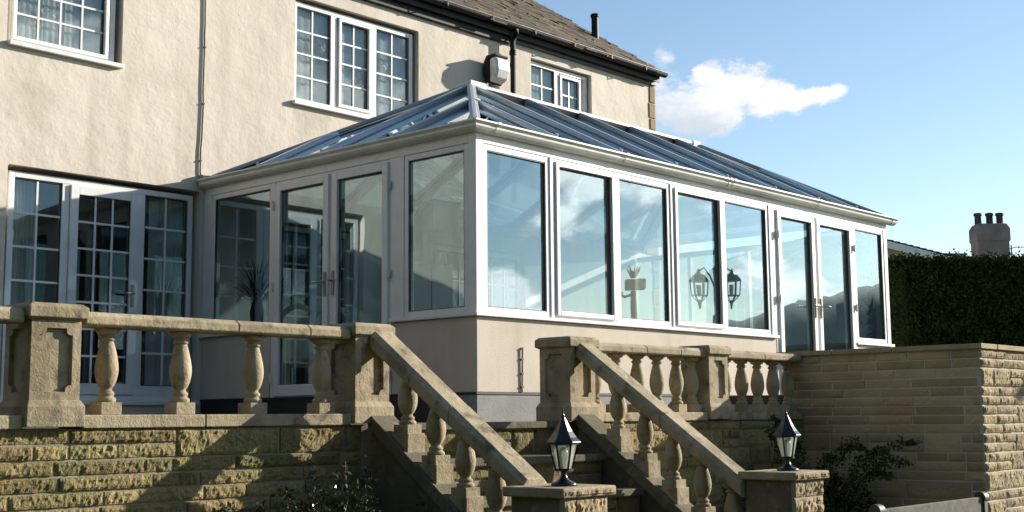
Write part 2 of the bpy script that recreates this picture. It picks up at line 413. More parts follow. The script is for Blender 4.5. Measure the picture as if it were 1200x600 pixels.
def panel_contour(w, h, c):
    # rectangle with scooped corners, counter-clockwise
    pts = []
    def arc(cx, cz, a0, a1, n=5):
        for i in range(n+1):
            a = R(a0+(a1-a0)*i/n); pts.append((cx+c*math.cos(a), cz+c*math.sin(a)))
    e = .012
    pts.append((w/2, -h/2+c+e)); 
    pts.append((w/2, h/2-c-e)); pts.append((w/2-e, h/2-c-e)); arc(w/2-e, h/2-e, 270, 180)[0:0] if False else None
    return pts
def scoop(w, h, c, e=.010, n=5):
    P = []
    for sx, sz, a0, a1 in ((1,1,270,180),(-1,1,360,270),(-1,-1,90,0),(1,-1,180,90)):
        cx, cz = sx*(w/2-e), sz*(h/2-e)
        arc = [(cx+c*math.cos(R(a0+(a1-a0)*i/n)), cz+c*math.sin(R(a0+(a1-a0)*i/n))) for i in range(n+1)]
        if (sx, sz) == (1,1): P += [(w/2, h/2-e-c)] + arc + [(w/2-e-c, h/2)]
        elif (sx, sz) == (-1,1): P += [(-w/2+e+c, h/2)] + arc + [(-w/2, h/2-e-c)]
        elif (sx, sz) == (-1,-1): P += [(-w/2, -h/2+e+c)] + arc + [(-w/2+e+c, -h/2)]
        else: P += [(w/2-e-c, -h/2)] + arc + [(w/2, -h/2+e+c)]
    return P
def panel_face(mb, O, u, nrm, w, h, pw, ph, depth=.022):
    # plane face with a sunk, scooped-corner panel
    O = Vector(O); u = Vector(u); nrm = Vector(nrm); Z = Vector((0,0,1))
    inner = scoop(pw, ph, .022); n = len(inner)
    W = lambda p, d=0: O + u*p[0] + Z*p[1] + nrm*d
    outer = []
    for (a, b) in inner:        # project each inner point outwards to the rectangle
        k = max(abs(a)/(w/2), abs(b)/(h/2)); outer.append((a/k, b/k))
    corners = [(w/2,h/2),(-w/2,h/2),(-w/2,-h/2),(w/2,-h/2)]
    vs = [W(p) for p in outer]+[W(p) for p in inner]+[W((p[0]*.95, p[1]*.97), -depth) for p in inner]+[W(c) for c in corners]
    fs = []
    for i in range(n):
        j = (i+1) % n
        a, b = outer[i], outer[j]
        if abs(abs(a[0])-w/2) < 1e-6 and abs(abs(b[1])-h/2) < 1e-6 and not abs(abs(a[1])-h/2) < 1e-6 or abs(abs(a[1])-h/2) < 1e-6 and abs(abs(b[0])-w/2) < 1e-6 and not abs(abs(b[1])-h/2) < 1e-6:
            ci = min(range(4), key=lambda c: (corners[c][0]-a[0])**2+(corners[c][1]-a[1])**2+(corners[c][0]-b[0])**2+(corners[c][1]-b[1])**2)
            fs.append((i, 3*n+ci, j, n+j, n+i))
        else: fs.append((i, j, n+j, n+i))
        fs.append((n+i, n+j, 2*n+j, 2*n+i))
    fs.append(tuple(2*n+i for i in range(n)))
    mb.add(vs, fs)
def pier(parent, x0, x1, yf, zb=-.012, zc=.495, zt=.575):
    w = x1-x0; cx = (x0+x1)/2; y1 = yf+w; cy = yf+w/2; z0, z1 = .115, zc
    m = MB(); cz = (z0+z1)/2; h = z1-z0
    panel_face(m, (cx, yf, cz), (1,0,0), (0,-1,0), w, h, w*.66, h*.80)
    panel_face(m, (x0, cy, cz), (0,-1,0), (-1,0,0), w, h, w*.66, h*.80)
    panel_face(m, (x1, cy, cz), (0,1,0), (1,0,0), w, h, w*.66, h*.80)
    m.add([(x0,y1,z0),(x1,y1,z0),(x1,y1,z1),(x0,y1,z1)], [(0,1,2,3)])
    o = m.build('pier', STONE, parent)
    b = MB(); e = .022
    b.add(*ring_prism([(x0-e,x1+e,yf-e,y1+e,zb),(x0-e,x1+e,yf-e,y1+e,.085),(x0-.004,x1+.004,yf-.004,y1+.004,.116)]))
    b.build('pier_base', STONE, o, .005)
    c = MB(); e = .026
    c.add(*ring_prism([(x0-.002,x1+.002,yf-.002,y1+.002,zc-.001),(x0-e,x1+e,yf-e,y1+e,zc+.012),(x0-e,x1+e,yf-e,y1+e,zt-.018),(x0-e+.022,x1+e-.022,yf-e+.022,y1+e-.022,zt)]))
    c.build('pier_cap', STONE, o, .005)
    return o
def ring_prism(rs):
    vs = []; fs = []
    for x0,x1,y0,y1,z in rs: vs += [(x0,y0,z),(x1,y0,z),(x1,y1,z),(x0,y1,z)]
    for i in range(len(rs)-1):
        for k in range(4):
            k2 = (k+1) % 4; fs.append((4*i+k, 4*i+k2, 4*i+4+k2, 4*i+4+k))
    fs.append((3,2,1,0)); n = 4*(len(rs)-1); fs.append((n,n+1,n+2,n+3))
    return vs, fs
def rail_mb(x0, x1, yf=-1.50, w=.17, z0=.476, z1=.547):
    m = MB(); b = .012
    m.prism([(yf+b, z0), (yf, z0+b), (yf, z1-.022), (yf+.03, z1), (yf+w-.03, z1), (yf+w, z1-.022), (yf+w, z0+b), (yf+w-b, z0)], 'x', x0, x1)
    return m
def coping_mb(x0, x1, yf=-1.50): 
    m = MB(); m.box(x0+.002, x1-.002, yf, yf+.24, -.020, .045); return m
t = thing('stone_balustrade', 'weathered stone terrace balustrade left of the steps, before the glazed house doors', 'balustrade', 'stone balustrades')
pier(t, -4.600, -4.345, -1.505)
PL2 = (-2.600, -2.335)
pier(t, *PL2, -1.505)
pier(t, -7.2, -6.945, -1.505)
for a, b in ((-6.92,-5.9),(-5.9,-5.2),(-5.2,-4.63),(-4.32,-3.42),(-3.42,-2.93),(-2.93,-2.63)):
    rail_mb(a+.003, b-.003).build('rail', STONE, t, .004)
for a, b in ((-9.0,-7.22),(-6.92,-5.6),(-5.6,-4.62),(-4.32,-3.62),(-3.62,-2.62)): coping_mb(a, b).build('coping', STONE, t, .006)
for x in (-6.6,-6.15,-5.7,-5.22,-4.775,-4.14,-3.71,-3.245,-2.765): put_baluster(t, x, -1.395, .045)
t = thing('stone_balustrade', 'stone terrace balustrade right of the steps, running to the tall garden wall', 'balustrade', 'stone balustrades')
PR1 = (-.640, -.362)
pier(t, *PR1, -1.505); pier(t, 1.09, 1.36, -1.505)
for a, b in ((-.335,.28),(.28,.72),(.72,1.065),(1.385,1.95),(1.95,2.40),(2.40,2.555)): rail_mb(a+.003, b-.003).build('rail', STONE, t, .004)
for a, b in ((-.335,.4),(.4,1.065),(1.385,2.0),(2.0,2.56)): coping_mb(a, b).build('coping', STONE, t, .006)
for x in (-.235,.02,.28,.535,.79,1.0,1.48,1.735,1.985,2.235,2.48): put_baluster(t, x, -1.395, .045)

# ------------------------------------------------------------ steps and stair balustrades
SL = .70
t = thing('stone_steps', 'flight of worn stone steps climbing between the two sloping balustrades', 'steps')
for k in range(7):
    y0 = -1.43-.315*k; z1 = -.012-.22*k
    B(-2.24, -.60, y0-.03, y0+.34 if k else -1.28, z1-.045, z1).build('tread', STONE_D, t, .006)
    mbx = MB(); rr = random.Random(k+50); x = -2.24
    while x < -.60:
        x2 = min(-.60, x+rr.uniform(.2,.5)); zs = [z1-.05, z1-.05-.175] if rr.random() < .4 else [z1-.05, z1-.135, z1-.225]
        for a, b in zip(zs, zs[1:]):
            nu = 12; vs = []; fs = []
            for j in range(5):
                for i in range(nu+1):
                    e = min(i, nu-i, j, 4-j); xx = x+.004+(x2-x-.008)*i/nu; zz = b+.003+(a-b-.006)*j/4
                    vs.append((xx, y0+.012-(0 if e == 0 else .014+.012*noise.fractal(Vector((xx*16, zz*16, k)), .8, 2, 3)), zz))
            for j in range(4):
                for i in range(nu):
                    q = j*(nu+1)+i; fs.append((q, q+1, q+nu+2, q+nu+1))
            mbx.add(vs, fs)
        x = x2
    mbx.build('riser', SPLIT, t, recalc=False)
    B(-2.24, -.60, y0+.012, y0+.25, z1-.235, z1-.047).build('step_core', MORTAR, t)
def stair_side(label, xa, xb, ye, zrail, ys, top_y=-1.512):
    # xa..xb the width of string and handrail
    t = thing('stair_balustrade', label, 'balustrade', 'sloping stair balustrades')
    zs = lambda y: .045 + (y+1.505)*.74 
    st = MB(); y0, y1 = -1.50, ye
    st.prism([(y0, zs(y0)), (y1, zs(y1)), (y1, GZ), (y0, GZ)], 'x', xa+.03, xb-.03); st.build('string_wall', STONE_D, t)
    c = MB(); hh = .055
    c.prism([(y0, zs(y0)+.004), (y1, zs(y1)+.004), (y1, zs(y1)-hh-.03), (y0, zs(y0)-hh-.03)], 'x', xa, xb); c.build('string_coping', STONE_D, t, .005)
    # handrail with bevelled top edges
    zr = lambda y: zrail + (y-top_y)*SL
    w = xb-xa; m = MB(); th = .115
    sec = [(xa+.012,-th),(xa,-th+.014),(xa,-.030),(xa+.030,0),(xb-.030,0),(xb,-.030),(xb,-th+.014),(xb-.012,-th)]
    segs = [top_y, (top_y+ye)/2-.05, ye+.0]
    for a, b in zip(segs, segs[1:]):
        m = MB(); vs = [(x, a-.002, zr(a)+d) for x, d in sec]+[(x, b+.002, zr(b)+d) for x, d in sec]; n = len(sec)
        m.add(vs, [tuple(range(n)), tuple(range(2*n-1,n-1,-1))]+[((i+1)%n, i, n+i, n+(i+1)%n) for i in range(n)])
        m.build('handrail', STONE, t, .004)
    for y in ys:
        zb = zs(y+.02)+.045
        h = zr(y)-th-zb+.035
        b = MB(); b.prism([(y-.072, zb), (y+.062, zb), (y+.062, zs(y+.062)-.02), (y-.072, zs(y-.072)-.02)], 'x', (xa+xb)/2-.068, (xa+xb)/2+.068)
        b.build('baluster_block', STONE, t, .003)
        put_baluster(t, (xa+xb)/2, y, zb-.004, which=1, h=h)
    return t
stair_side('sloping stone balustrade on the left side of the steps', -2.50, -2.31, -2.72, .540, [-1.74-.232*i for i in range(5)])
stair_side('sloping stone balustrade on the right side of the steps', -.585, -.395, -2.82, .540, [-1.80-.225*i for i in range(5)])

# ------------------------------------------------------------ gate piers with lanterns
def gate_pier(label, x0, x1, y0, y1, zt, seed):
    t = thing('stone_pier', label, 'pier', 'lantern piers')
    e = .035
    B(x0+e, x1-e, y0+e, y1-e, GZ, zt-.052).build('pier_core', STONE_D, t)
    ashlar('p', t, (x0+e-.004, y0+e-.004, GZ), (1,0,0), (0,-1,0), x1-x0-2*e, zt-.055-GZ, SPLIT2, MORTAR, .014, .016, seed, band=.10, lmin=.12, lmax=.26, thick=.02, proud=.012)
    m = MB(); m.box(x0, x1, y0, y1, zt-.05, zt); s = m.build('pier_slab', STONE, t, .010, 3)
    s2 = MB(); nu = 26; vs = []; fs = []
    for j in range(4):
        for i in range(nu+1):
            xx = x0+.004+(x1-x0-.008)*i/nu; zz = zt-.048+.044*j/3
            vs.append((xx, y0+.006-(0 if min(i, nu-i, j, 3-j) == 0 else .012+.010*noise.fractal(Vector((xx*20, zz*20, seed)), .8, 2, 3)), zz))
    for j in range(3):
        for i in range(nu):
            q = j*(nu+1)+i; fs.append((q, q+1, q+nu+2, q+nu+1))
    s2.add(vs, fs); s2.build('split_edge', SPLIT2, s, recalc=False)
    return t
gate_pier('square stone pier with slab top in the middle foreground carrying a lantern', -2.64, -2.21, -3.10, -2.69, -.335, 21)
gate_pier('square stone pier with slab top beside the garden wall carrying a lantern', -.57, -.15, -3.20, -2.79, -.330, 23)
PANEL = bpy.data.materials.new('ripple_glass'); PANEL.use_nodes = True
_n = PANEL.node_tree.nodes; _l = PANEL.node_tree.links; _n.clear()
_o = _n.new('ShaderNodeOutputMaterial'); _a = _n.new('ShaderNodeBsdfTransparent'); _b = _n.new('ShaderNodeBsdfTranslucent'); _c = _n.new('ShaderNodeBsdfDiffuse'); _g = _n.new('ShaderNodeBsdfGlossy')
_a.inputs[0].default_value = (.9,.93,.9,1); _b.inputs[0].default_value = (.75,.78,.70,1); _c.inputs[0].default_value = (.6,.62,.56,1); _g.inputs['Roughness'].default_value = .25
_m1 = _n.new('ShaderNodeMixShader'); _m2 = _n.new('ShaderNodeMixShader'); _m3 = _n.new('ShaderNodeMixShader'); _m1.inputs[0].default_value = .4; _m2.inputs[0].default_value = .5; _m3.inputs[0].default_value = .12
_l.new(_b.outputs[0], _m1.inputs[1]); _l.new(_c.outputs[0], _m1.inputs[2]); _l.new(_a.outputs[0], _m2.inputs[1]); _l.new(_m1.outputs[0], _m2.inputs[2]); _l.new(_m2.outputs[0], _m3.inputs[1]); _l.new(_g.outputs[0], _m3.inputs[2]); _l.new(_m3.outputs[0], _o.inputs[0])
def lantern(label, x, y, z, s=1.0, rz=0.2):
    t = thing('lantern', label, 'lantern', 'black lanterns on stone piers', (x, y, z))
    b = MB(); b.lathe([(.075*s,0),(.078*s,.010*s),(.070*s,.018*s),(.050*s,.026*s),(.034*s,.034*s),(.022*s,.050*s),(.016*s,.070*s),(.020*s,.084*s),(.040*s,.092*s)], 20); b.build('base', LAMPB, t)
    n = 6; zb, zt = .095*s, .245*s; rb, rt = .048*s, .084*s
    m = MB(); m.lathe([(rb*1.12,zb-.008*s),(rb*1.12,zb+.006*s)], n, smooth=False); m.lathe([(rt*1.1,zt-.006*s),(rt*1.1,zt+.006*s)], n, smooth=False)
    for k in range(n):
        a = 2*math.pi*k/n; m.beam((rb*math.cos(a), rb*math.sin(a), zb), (rt*math.cos(a), rt*math.sin(a), zt), .009*s, .009*s, up=(math.cos(a), math.sin(a), 0.1))
    m.build('cage', LAMPB, t)
    for k in range(n):
        a = 2*math.pi*k/n; a2 = 2*math.pi*(k+1)/n; q = .95
        g = MB(); g.add([(rb*q*math.cos(a),rb*q*math.sin(a),zb),(rb*q*math.cos(a2),rb*q*math.sin(a2),zb),(rt*q*math.cos(a2),rt*q*math.sin(a2),zt),(rt*q*math.cos(a),rt*q*math.sin(a),zt)], [(0,1,2,3)])
        g.build('glass_panel', PANEL, t)
    bl = MB(); bl.lathe([(.018*s,zb),(.02*s,zb+.03*s),(.026*s,zb+.05*s),(.030*s,zb+.085*s),(.024*s,zb+.115*s),(.01*s,zb+.128*s)], 14); bl.build('bulb', FROST, t)
    c = MB(); c.lathe([(.104*s,zt+.005*s),(.100*s,zt+.012*s),(.078*s,zt+.035*s),(.054*s,zt+.070*s),(.036*s,zt+.104*s),(.022*s,zt+.134*s),(.014*s,zt+.150*s)], n, smooth=False)
    o = c.build('cap', LAMPB, t)
    f = MB(); f.lathe([(.010*s,zt+.148*s),(.013*s,zt+.157*s),(.007*s,zt+.166*s),(.006*s,zt+.176*s),(.0015*s,zt+.215*s)], 10); f.build('finial', LAMPB, o)
    t.rotation_euler.z = rz
    return t
lantern('black hexagonal lantern on the middle foreground stone pier, before the steps', -2.43, -2.93, -.335, .88)
lantern('black hexagonal lantern on the right stone pier, before the garden wall', -.35, -3.02, -.330, .88)

# ------------------------------------------------------------ bench
t = thing('garden_bench', 'weathered wooden garden bench with dark posts in front of the garden wall', 'bench')
bx0, bx1, by = .33, 2.02, -3.27
for x in (bx0, bx1):
    m = MB(); m.box(x-.035, x+.035, by-.03, by+.03, GZ, -.60); o = m.build('leg', DARKW, t, .012, 3)
    m = MB(); m.tube([(x-.036, by, -.605), (x+.036, by, -.605)], .042, 14); m.build('post_top', DARKW, o)
    B(x-.03, x+.03, by-.52, by-.46, GZ, -.80).build('leg', DARKW, t, .008)
    B(x-.035, x+.035, by-.55, by-.02, -.80, -.765).build('armrest', WOOD, t, .008)
m = MB(); m.box(bx0+.036, bx1-.036, by-.015, by+.02, -.72, -.60); bk = m.build('top_rail', WOOD, t, .006)
m = MB()
for i in range(20):
    x = bx0+.10+(bx1-bx0-.2)*i/19; m.box(x-.022, x+.022, by-.008, by+.012, -1.0, -.718)
m.box(bx0+.036, bx1-.036, by-.012, by+.018, -1.06, -1.0); m.build('backrest', WOOD, t)
m = MB()
for i in range(6): m.box(bx0+.02, bx1-.02, by-.50+i*.082, by-.435+i*.082, -1.03, -1.008)
m.build('seat', WOOD, t, .003)

# ------------------------------------------------------------ house
HY = 3.84
house = thing('house', 'cream rendered house with stone tiled roof behind the conservatory', 'house')
def wall_with_holes(x0, x1, z0, z1, holes, y, thick):
    xs = sorted({x0, x1, *[h[0] for h in holes], *[h[1] for h in holes]}); zs = sorted({z0, z1, *[h[2] for h in holes], *[h[3] for h in holes]})
    m = MB()
    inside = lambda cx, cz: any(h[0] < cx < h[1] and h[2] < cz < h[3] for h in holes)
    idx = {}
    # subdivided front for uneven render
    def key(x, z, d):
        k = (round(x,4), round(z,4), d)
        if k not in idx:
            idx[k] = len(m.v); m.v.append((x, y+d, z))
        return idx[k]
    for i in range(len(xs)-1):
        for j in range(len(zs)-1):
            a, b, c, d = xs[i], xs[i+1], zs[j], zs[j+1]
            if inside((a+b)/2, (c+d)/2): continue
            for q in (0.0, thick):
                m.f.append([key(a,c,q), key(b,c,q), key(b,d,q), key(a,d,q)]); m.sm.append(False)
    for h in holes:
        a, b, c, d = h
        for p, q in (((a,c),(b,c)),((b,c),(b,d)),((b,d),(a,d)),((a,d),(a,c))):
            m.f.append([key(*p,0.0), key(*q,0.0), key(*q,thick), key(*p,thick)]); m.sm.append(False)
    return m
holes = [(-2.10,-.05,.19,2.335), (-2.16,-.985,3.47,4.70), (1.14,3.03,3.50,4.70), (5.10,6.40,3.62,4.80), (.93,2.03,.19,2.13), (3.25,4.95,.19,2.13), (-6.5,-4.9,3.5,4.7), (-6.8,-4.6,.9,2.3)]
w = wall_with_holes(-9.5, 7.90, -.5, 5.12, holes, HY, .30)
wo_ = w.build('wall', RENDER, house)
bvm = wo_.modifiers.new('b', 'BEVEL'); bvm.width = .022; bvm.segments = 3; bvm.limit_method = 'ANGLE'; bvm.angle_limit = R(50)
m = MB(); m.box(7.62, 7.90, HY+.30, 9.8, -.5, 5.12); m.prism([(HY+.3,5.12),(9.8,5.12),(6.95,6.9)], 'x', 7.64, 7.89); m.box(-9.5, 7.62, 9.5, 9.8, -.5, 5.12); m.box(-9.5,-9.2,HY+.3,9.5,-.5,5.12)
m.build('side_wall', RENDER, house)
# interior: dark rooms behind the panes
m = MB(); m.box(-9.2, 7.6, HY+2.6, HY+2.7, .1, 5.1); m.box(-9.2, 7.6, HY+.31, HY+2.6, 2.62, 2.8); m.box(-9.2, 7.6, HY+.31, HY+2.6, .0, .18); m.box(.2,.3,HY+.31,HY+2.6,.18,5.1); m.box(4.2,4.3,HY+.31,HY+2.6,.18,5.1); m.box(-9.2,7.6,HY+.31,HY+2.6,5.0,5.11)
m.build('room_partition', FABRIC, house)
# quoins at the right corner
zq = -.5; k = 0
rq = random.Random(3)
while zq < 5.08:
    h = rq.uniform(.17, .30); L = .15 if k % 2 else rq.choice([.10, .13, .30])
    m = MB(); m.box(7.905-L, 7.915, HY-.013, HY+.20, zq+.004, min(zq+h, 5.1)-.004); m.build('quoin', SAWN, house, .012, 2); zq += h; k += 1
def gbar(mb, x0, x1, z0, z1, yf, nx, nz, w=.020, d=.012):
    for i in range(1, nx): 
        x = x0+(x1-x0)*i/nx; mb.box(x-w/2, x+w/2, yf, yf+d, z0, z1)
    for j in range(1, nz):
        z = z0+(z1-z0)*j/nz
        for i in range(nx):
            a = x0+(x1-x0)*i/nx + (w/2 if i else 0); b = x0+(x1-x0)*(i+1)/nx-(w/2 if i < nx-1 else 0)
            mb.box(a, b, yf+.001, yf+d-.001, z-w/2, z+w/2)
def frame_mb(x0, x1, z0, z1, t, y0, y1, m=None):
    m = m or MB(); m.box(x0, x0+t, y0, y1, z0, z1); m.box(x1-t, x1, y0, y1, z0, z1)
    m.box(x0+t, x1-t, y0, y1, z0, z0+t); m.box(x0+t, x1-t, y0, y1, z1-t, z1); return m
def disc_rings(parent, x, z, y, r=.075):
    m = MB()
    for rr in (.3, .55, .8, 1.0):
        pts = [(x+r*rr*math.cos(a*math.pi/12), y, z+r*rr*math.sin(a*math.pi/12)) for a in range(25)]
        m.tube(pts, .0022, 5, False)
    m.lathe([(.012,0),(.008,.004)], 8, (x, y, z)); m.build('bullseye_ring', RINGM, parent)
RINGM = mat('bullseye_glass', (.30, .36, .37), rough=.15)
def lights(win, x0, x1, z0, z1, nx, nz, yf, sash=False, fr=.045):
    """one light: optional opening sash frame, glazing bars, pane. x0..z1 is the glass."""
    p = MB(); p.box(x0-.006, x1+.006, yf+.030, yf+.034, z0-.006, z1+.006)
    pane = p.build('pane', GLASS_H, win)
    s = frame_mb(x0-.007, x1+.007, z0-.007, z1+.007, .008, yf+.012, yf+.029); s.build('seal', SEAL_RUBBER, win)
    g = MB(); gbar(g, x0, x1, z0, z1, yf+.016, nx, nz); g.build('glazing_bars', PVC, win)
    if sash: frame_mb(x0-fr, x1+fr, z0-fr, z1+fr, fr-.006, yf-.018, yf+.028).build('sash', PVC, win, .005)
def window(x0, x1, z0, z1, mull, gl, yf, sill=True, curtain=True, t=.055, rings=()):
    fr = frame_mb(x0, x1, z0, z1, t, yf, yf+.07)
    for a, b in mull: fr.box(a, b, yf+.001, yf+.069, z0+t, z1-t)
    wdw = fr.build('window', PVC, house, .004)
    for (a, b, c, d, nx, nz, s) in gl: lights(wdw, a, b, c, d, nx, nz, yf, s)
    if sill: B(x0-.05, x1+.05, yf-.11, yf+.01, z0-.045, z0-.002).build('sill', PVC, wdw, .006)
    for r in rings: disc_rings(wdw, *r)
    if curtain:
        cm = MB(); n = 60; vs = []; fs = []
        for i in range(n+1):
            x = x0+(x1-x0)*i/n; yy = yf+.085+.006*math.sin(i*1.9)
            vs += [(x, yy, z0-.05), (x, yy, z1)]
        for i in range(n): fs.append((2*i, 2*i+2, 2*i+3, 2*i+1))
        cm.add(vs, fs, True); cm.build('curtain', CURTAIN, wdw, recalc=False)
    return wdw
YF = 3.90
window(-2.105, -1.035, 3.475, 4.71, [], [(-2.045,-1.155,3.556,4.64,4,5,True)], YF, rings=[(-1.72,3.86,YF+.018)])
window(1.155, 2.985, 3.50, 4.66, [(1.70,1.79),(2.32,2.395)], [(1.205,1.685,3.555,4.595,2,4,False),(1.855,2.262,3.60,4.56,2,4,True),(2.41,2.908,3.555,4.595,2,4,False)], YF, rings=[(1.56,4.22,YF+.018),(2.16,3.94,YF+.018),(2.51,4.2,YF+.018)])
window(5.12, 6.37, 3.66, 4.78, [(5.66,5.75)], [(5.175,5.645,3.72,4.72,2,4,False),(5.81,6.165,3.76,4.66,2,4,True)], YF)
window(-6.45, -4.95, 3.52, 4.68, [], [(-6.38,-5.02,3.59,4.61,4,4,False)], YF)
window(-6.75, -4.65, .92, 2.28, [(-5.75,-5.65)], [(-6.68,-5.78,.99,2.21,3,4,False),(-5.62,-4.72,.99,2.21,3,4,False)], YF)
def handle(parent, x, z, y, d=1, axis='x', sgn=1):
    h = MB()
    if axis == 'x':      # on a plane of constant y
        h.box(x-.014, x+.014, y-.012, y, z-.11, z+.11); h.tube([(x, y-.01, z+.02), (x, y-.05, z+.02), (x+.11*d, y-.055, z+.02)], .009, 8)
    else:
        h.box(y-.012, y, x-.014, x+.014, z-.11, z+.11); h.tube([(y-.01, x, z+.02), (y-.05, x, z+.02), (y-.055, x+.11*d, z+.02)], .009, 8)
    h.build('handle', BRASS, parent)
# french doors, left of the conservatory
fr = frame_mb(-2.055, -.095, .205, 2.29, .055, YF, YF+.07); fr.box(-1.53, -1.455, YF+.001, YF+.069, .26, 2.235); fr.box(-.725, -.645, YF+.001, YF+.069, .26, 2.235)
fdoor = fr.build('door_frame', PVC, house, .004)
for a, b, nx in ((-2.0,-1.535,2), (-.635,-.165,2)): lights(fdoor, a, b, .36, 2.225, nx, 6, YF)
B(-2.0,-1.53,YF+.002,YF+.068,.26,.352).build('bottom_rail', PVC, fdoor); B(-.645,-.15,YF+.002,YF+.068,.26,.352).build('bottom_rail', PVC, fdoor)
d = MB(); frame_mb(-1.452, -.728, .265, 2.232, .085, YF-.02, YF+.045, d); d.box(-1.367,-.813,YF-.019,YF+.044,.35,.37)
dr = d.build('door', PVC, house, .005); lights(dr, -1.365, -.815, .372, 2.146, 3, 7, YF-.015)
handle(dr, -.775, 1.22, YF-.02, -1)
for x0_, x1_ in ((-2.0,-1.72),(-.52,-.12)):
    cm = MB(); vs = []; fs = []
    for i in range(31): vs += [(x0_+(x1_-x0_)*i/30, YF+.13+.014*math.sin(i*1.7), .26), (x0_+(x1_-x0_)*i/30, YF+.13+.014*math.sin(i*1.7), 2.24)]
    for i in range(30): fs.append((2*i, 2*i+2, 2*i+3, 2*i+1))
    cm.add(vs, fs, True); cm.build('curtain', CURTAIN, fdoor, recalc=False)
B(-2.12, -.04, YF-.10, YF+.02, .165, .203).build('door_sill', PVC, fdoor, .005)
disc_rings(dr, -1.255, 1.76, YF+.002)
# doors and window in the old wall, inside the conservatory
for x0, x1, nx in ((.95, 2.01, 4), (3.27, 4.93, 6)):
    f = frame_mb(x0, x1, .205, 2.11, .055, YF, YF+.07); mdl = (x0+x1)/2; f.box(mdl-.05, mdl+.05, YF+.001, YF+.069, .26, 2.055)
    f = f.build('inner_door_frame', PVC, house)
    lights(f, x0+.07, mdl-.06, .34, 2.04, nx//2, 5, YF); lights(f, mdl+.06, x1-.07, .34, 2.04, nx//2, 5, YF)
# roof: rows of stone tiles
def roof_z(y): return 5.10 + (y-3.68)*.66
rt = random.Random(9)
rm = MB()
rows = 26; y = 3.64; r = 0
while y < 6.95:
    ex = .19 - .0015*r; x = -9.8 + rt.uniform(0, .2)
    while x < 7.93:
        rm.t = rt.uniform(.01, 1); wd = rt.uniform(.18, .42); x2 = min(x+wd, 7.96+rt.uniform(-.03,.05)); 
        th = rt.uniform(.026, .045); dy = rt.uniform(-.022, .022); tl = rt.uniform(-.006, .016)
        ya, yb = y+dy, y+ex*1.9
        za, zb = roof_z(ya)+.028+tl, roof_z(yb)+.006
        vs = []
        for px in (x+.004, x2-.004):
            j = rt.uniform(-.005,.005)
            vs += [(px, ya+j, za-th), (px, ya+j, za), (px, yb, zb), (px, yb, zb-th)]
        rm.add(vs, [(0,1,2,3),(7,6,5,4),(1,0,4,5),(2,1,5,6),(3,2,6,7),(0,3,7,4)])
        x = x2
    y += ex; r += 1
roof = rm.build('roof', SLATE, house)
m = MB(); m.prism([(3.70, roof_z(3.70)-.06), (6.95, roof_z(6.95)-.06), (10.2, roof_z(3.70)-.06), (10.2, roof_z(3.70)-.02), (6.95, roof_z(6.95)-.02), (3.70, roof_z(3.70)-.02)], 'x', -9.8, 7.92)
m.build('roof_deck', BLACKP, house)
m = MB(); m.prism([(6.8, roof_z(6.95)-.05), (7.1, roof_z(6.95)-.05), (6.95, roof_z(6.95)+.10)], 'x', -9.8, 7.96); m.build('ridge_tiles', SLATE, roof, .01)
B(-9.7, 7.91, 3.735, 3.752, 4.965, 5.07).build('fascia', BLACKP, house)
B(-9.7, 7.90, 3.754, 3.838, 4.99, 5.005).build('soffit', BLACKP, house)
B(-9.7, 4.62, 3.79, 3.838, 4.875, 4.988).build('frieze_board', BLACKP, house, .004)
B(4.66, 7.905, 3.797, 3.838, 4.925, 4.988).build('frieze_board', FRIEZE, house, .004)
# verge board on the gable
m = MB(); m.beam((7.915, 3.75, roof_z(3.75)-.09), (7.915, 6.95, roof_z(6.95)-.09), .02, .10); m.build('bargeboard', BLACKP, house)
def half_gutter(pts_axis, x0, x1, y, z, r, m, parent, name='gutter', axis='x', n=12):
    mb = MB(); vs = []; fs = []
    for xx in (x0, x1):
        for i in range(n+1):
            a = math.pi + math.pi*i/n
            for rr in (r, r-.006):
                c = (math.cos(a)*rr, math.sin(a)*rr)
                vs.append((xx, y+c[0], z+c[1]) if axis == 'x' else (y+c[0], xx, z+c[1]))
    q = 2*(n+1)
    for i in range(n):
        fs += [(2*i, 2*i+2, q+2*i+2, q+2*i), (2*i+1, q+2*i+1, q+2*i+3, 2*i+3)]
    fs += [(0, q, q+1, 1), (2*n, 2*n+1, q+2*n+1, q+2*n)]
    mb.add(vs, fs, True)
    mb.add([vs[i] for i in range(0, q, 2)], [tuple(range(n+1))]); mb.add([vs[q+i] for i in range(0, q, 2)], [tuple(range(n+1))])
    return mb.build(name, m, parent)
gt = half_gutter(None, -9.7, 7.97, 3.677, 5.095, .056, BLACKP, house)
m = MB(); m.tube([(-9.7, 3.621, 5.098), (7.97, 3.621, 5.098)], .008, 8)
m.build('gutter_rim', mat('gutter_rim_highlight', (.35,.34,.31), (.22,.21,.19), 8, .35), gt)  # pale colour paints the highlight along the black gutter's lip
x = -9
while x < 7.9:
    m = MB(); m.prism([(3.608,5.04),(3.735,5.028),(3.735,5.036),(3.613,5.05),(3.613,5.10),(3.608,5.10)], 'x', x, x+.022); m.build('gutter_bracket', BLACKP, gt); x += .82
m = MB(); m.tube([(4.64,3.68,5.05),(4.64,3.68,4.98),(4.64,3.745,4.90),(4.64,3.745,2.75)], .036, 14); m.lathe([(.048,0),(.048,.05),(.04,.06)], 14, (4.64,3.745,4.72)); m.box(4.59,4.69,3.78,3.84,4.58,4.61)
m.build('downpipe', BLACKP, house)
m = MB(); m.tube([(7.66, 4.75, 5.6), (7.66, 4.75, 6.16)], .055, 16); m.lathe([(.068,0),(.068,.04),(.055,.05)], 16, (7.66,4.75,6.14)); m.build('flue', BLACKP, house)

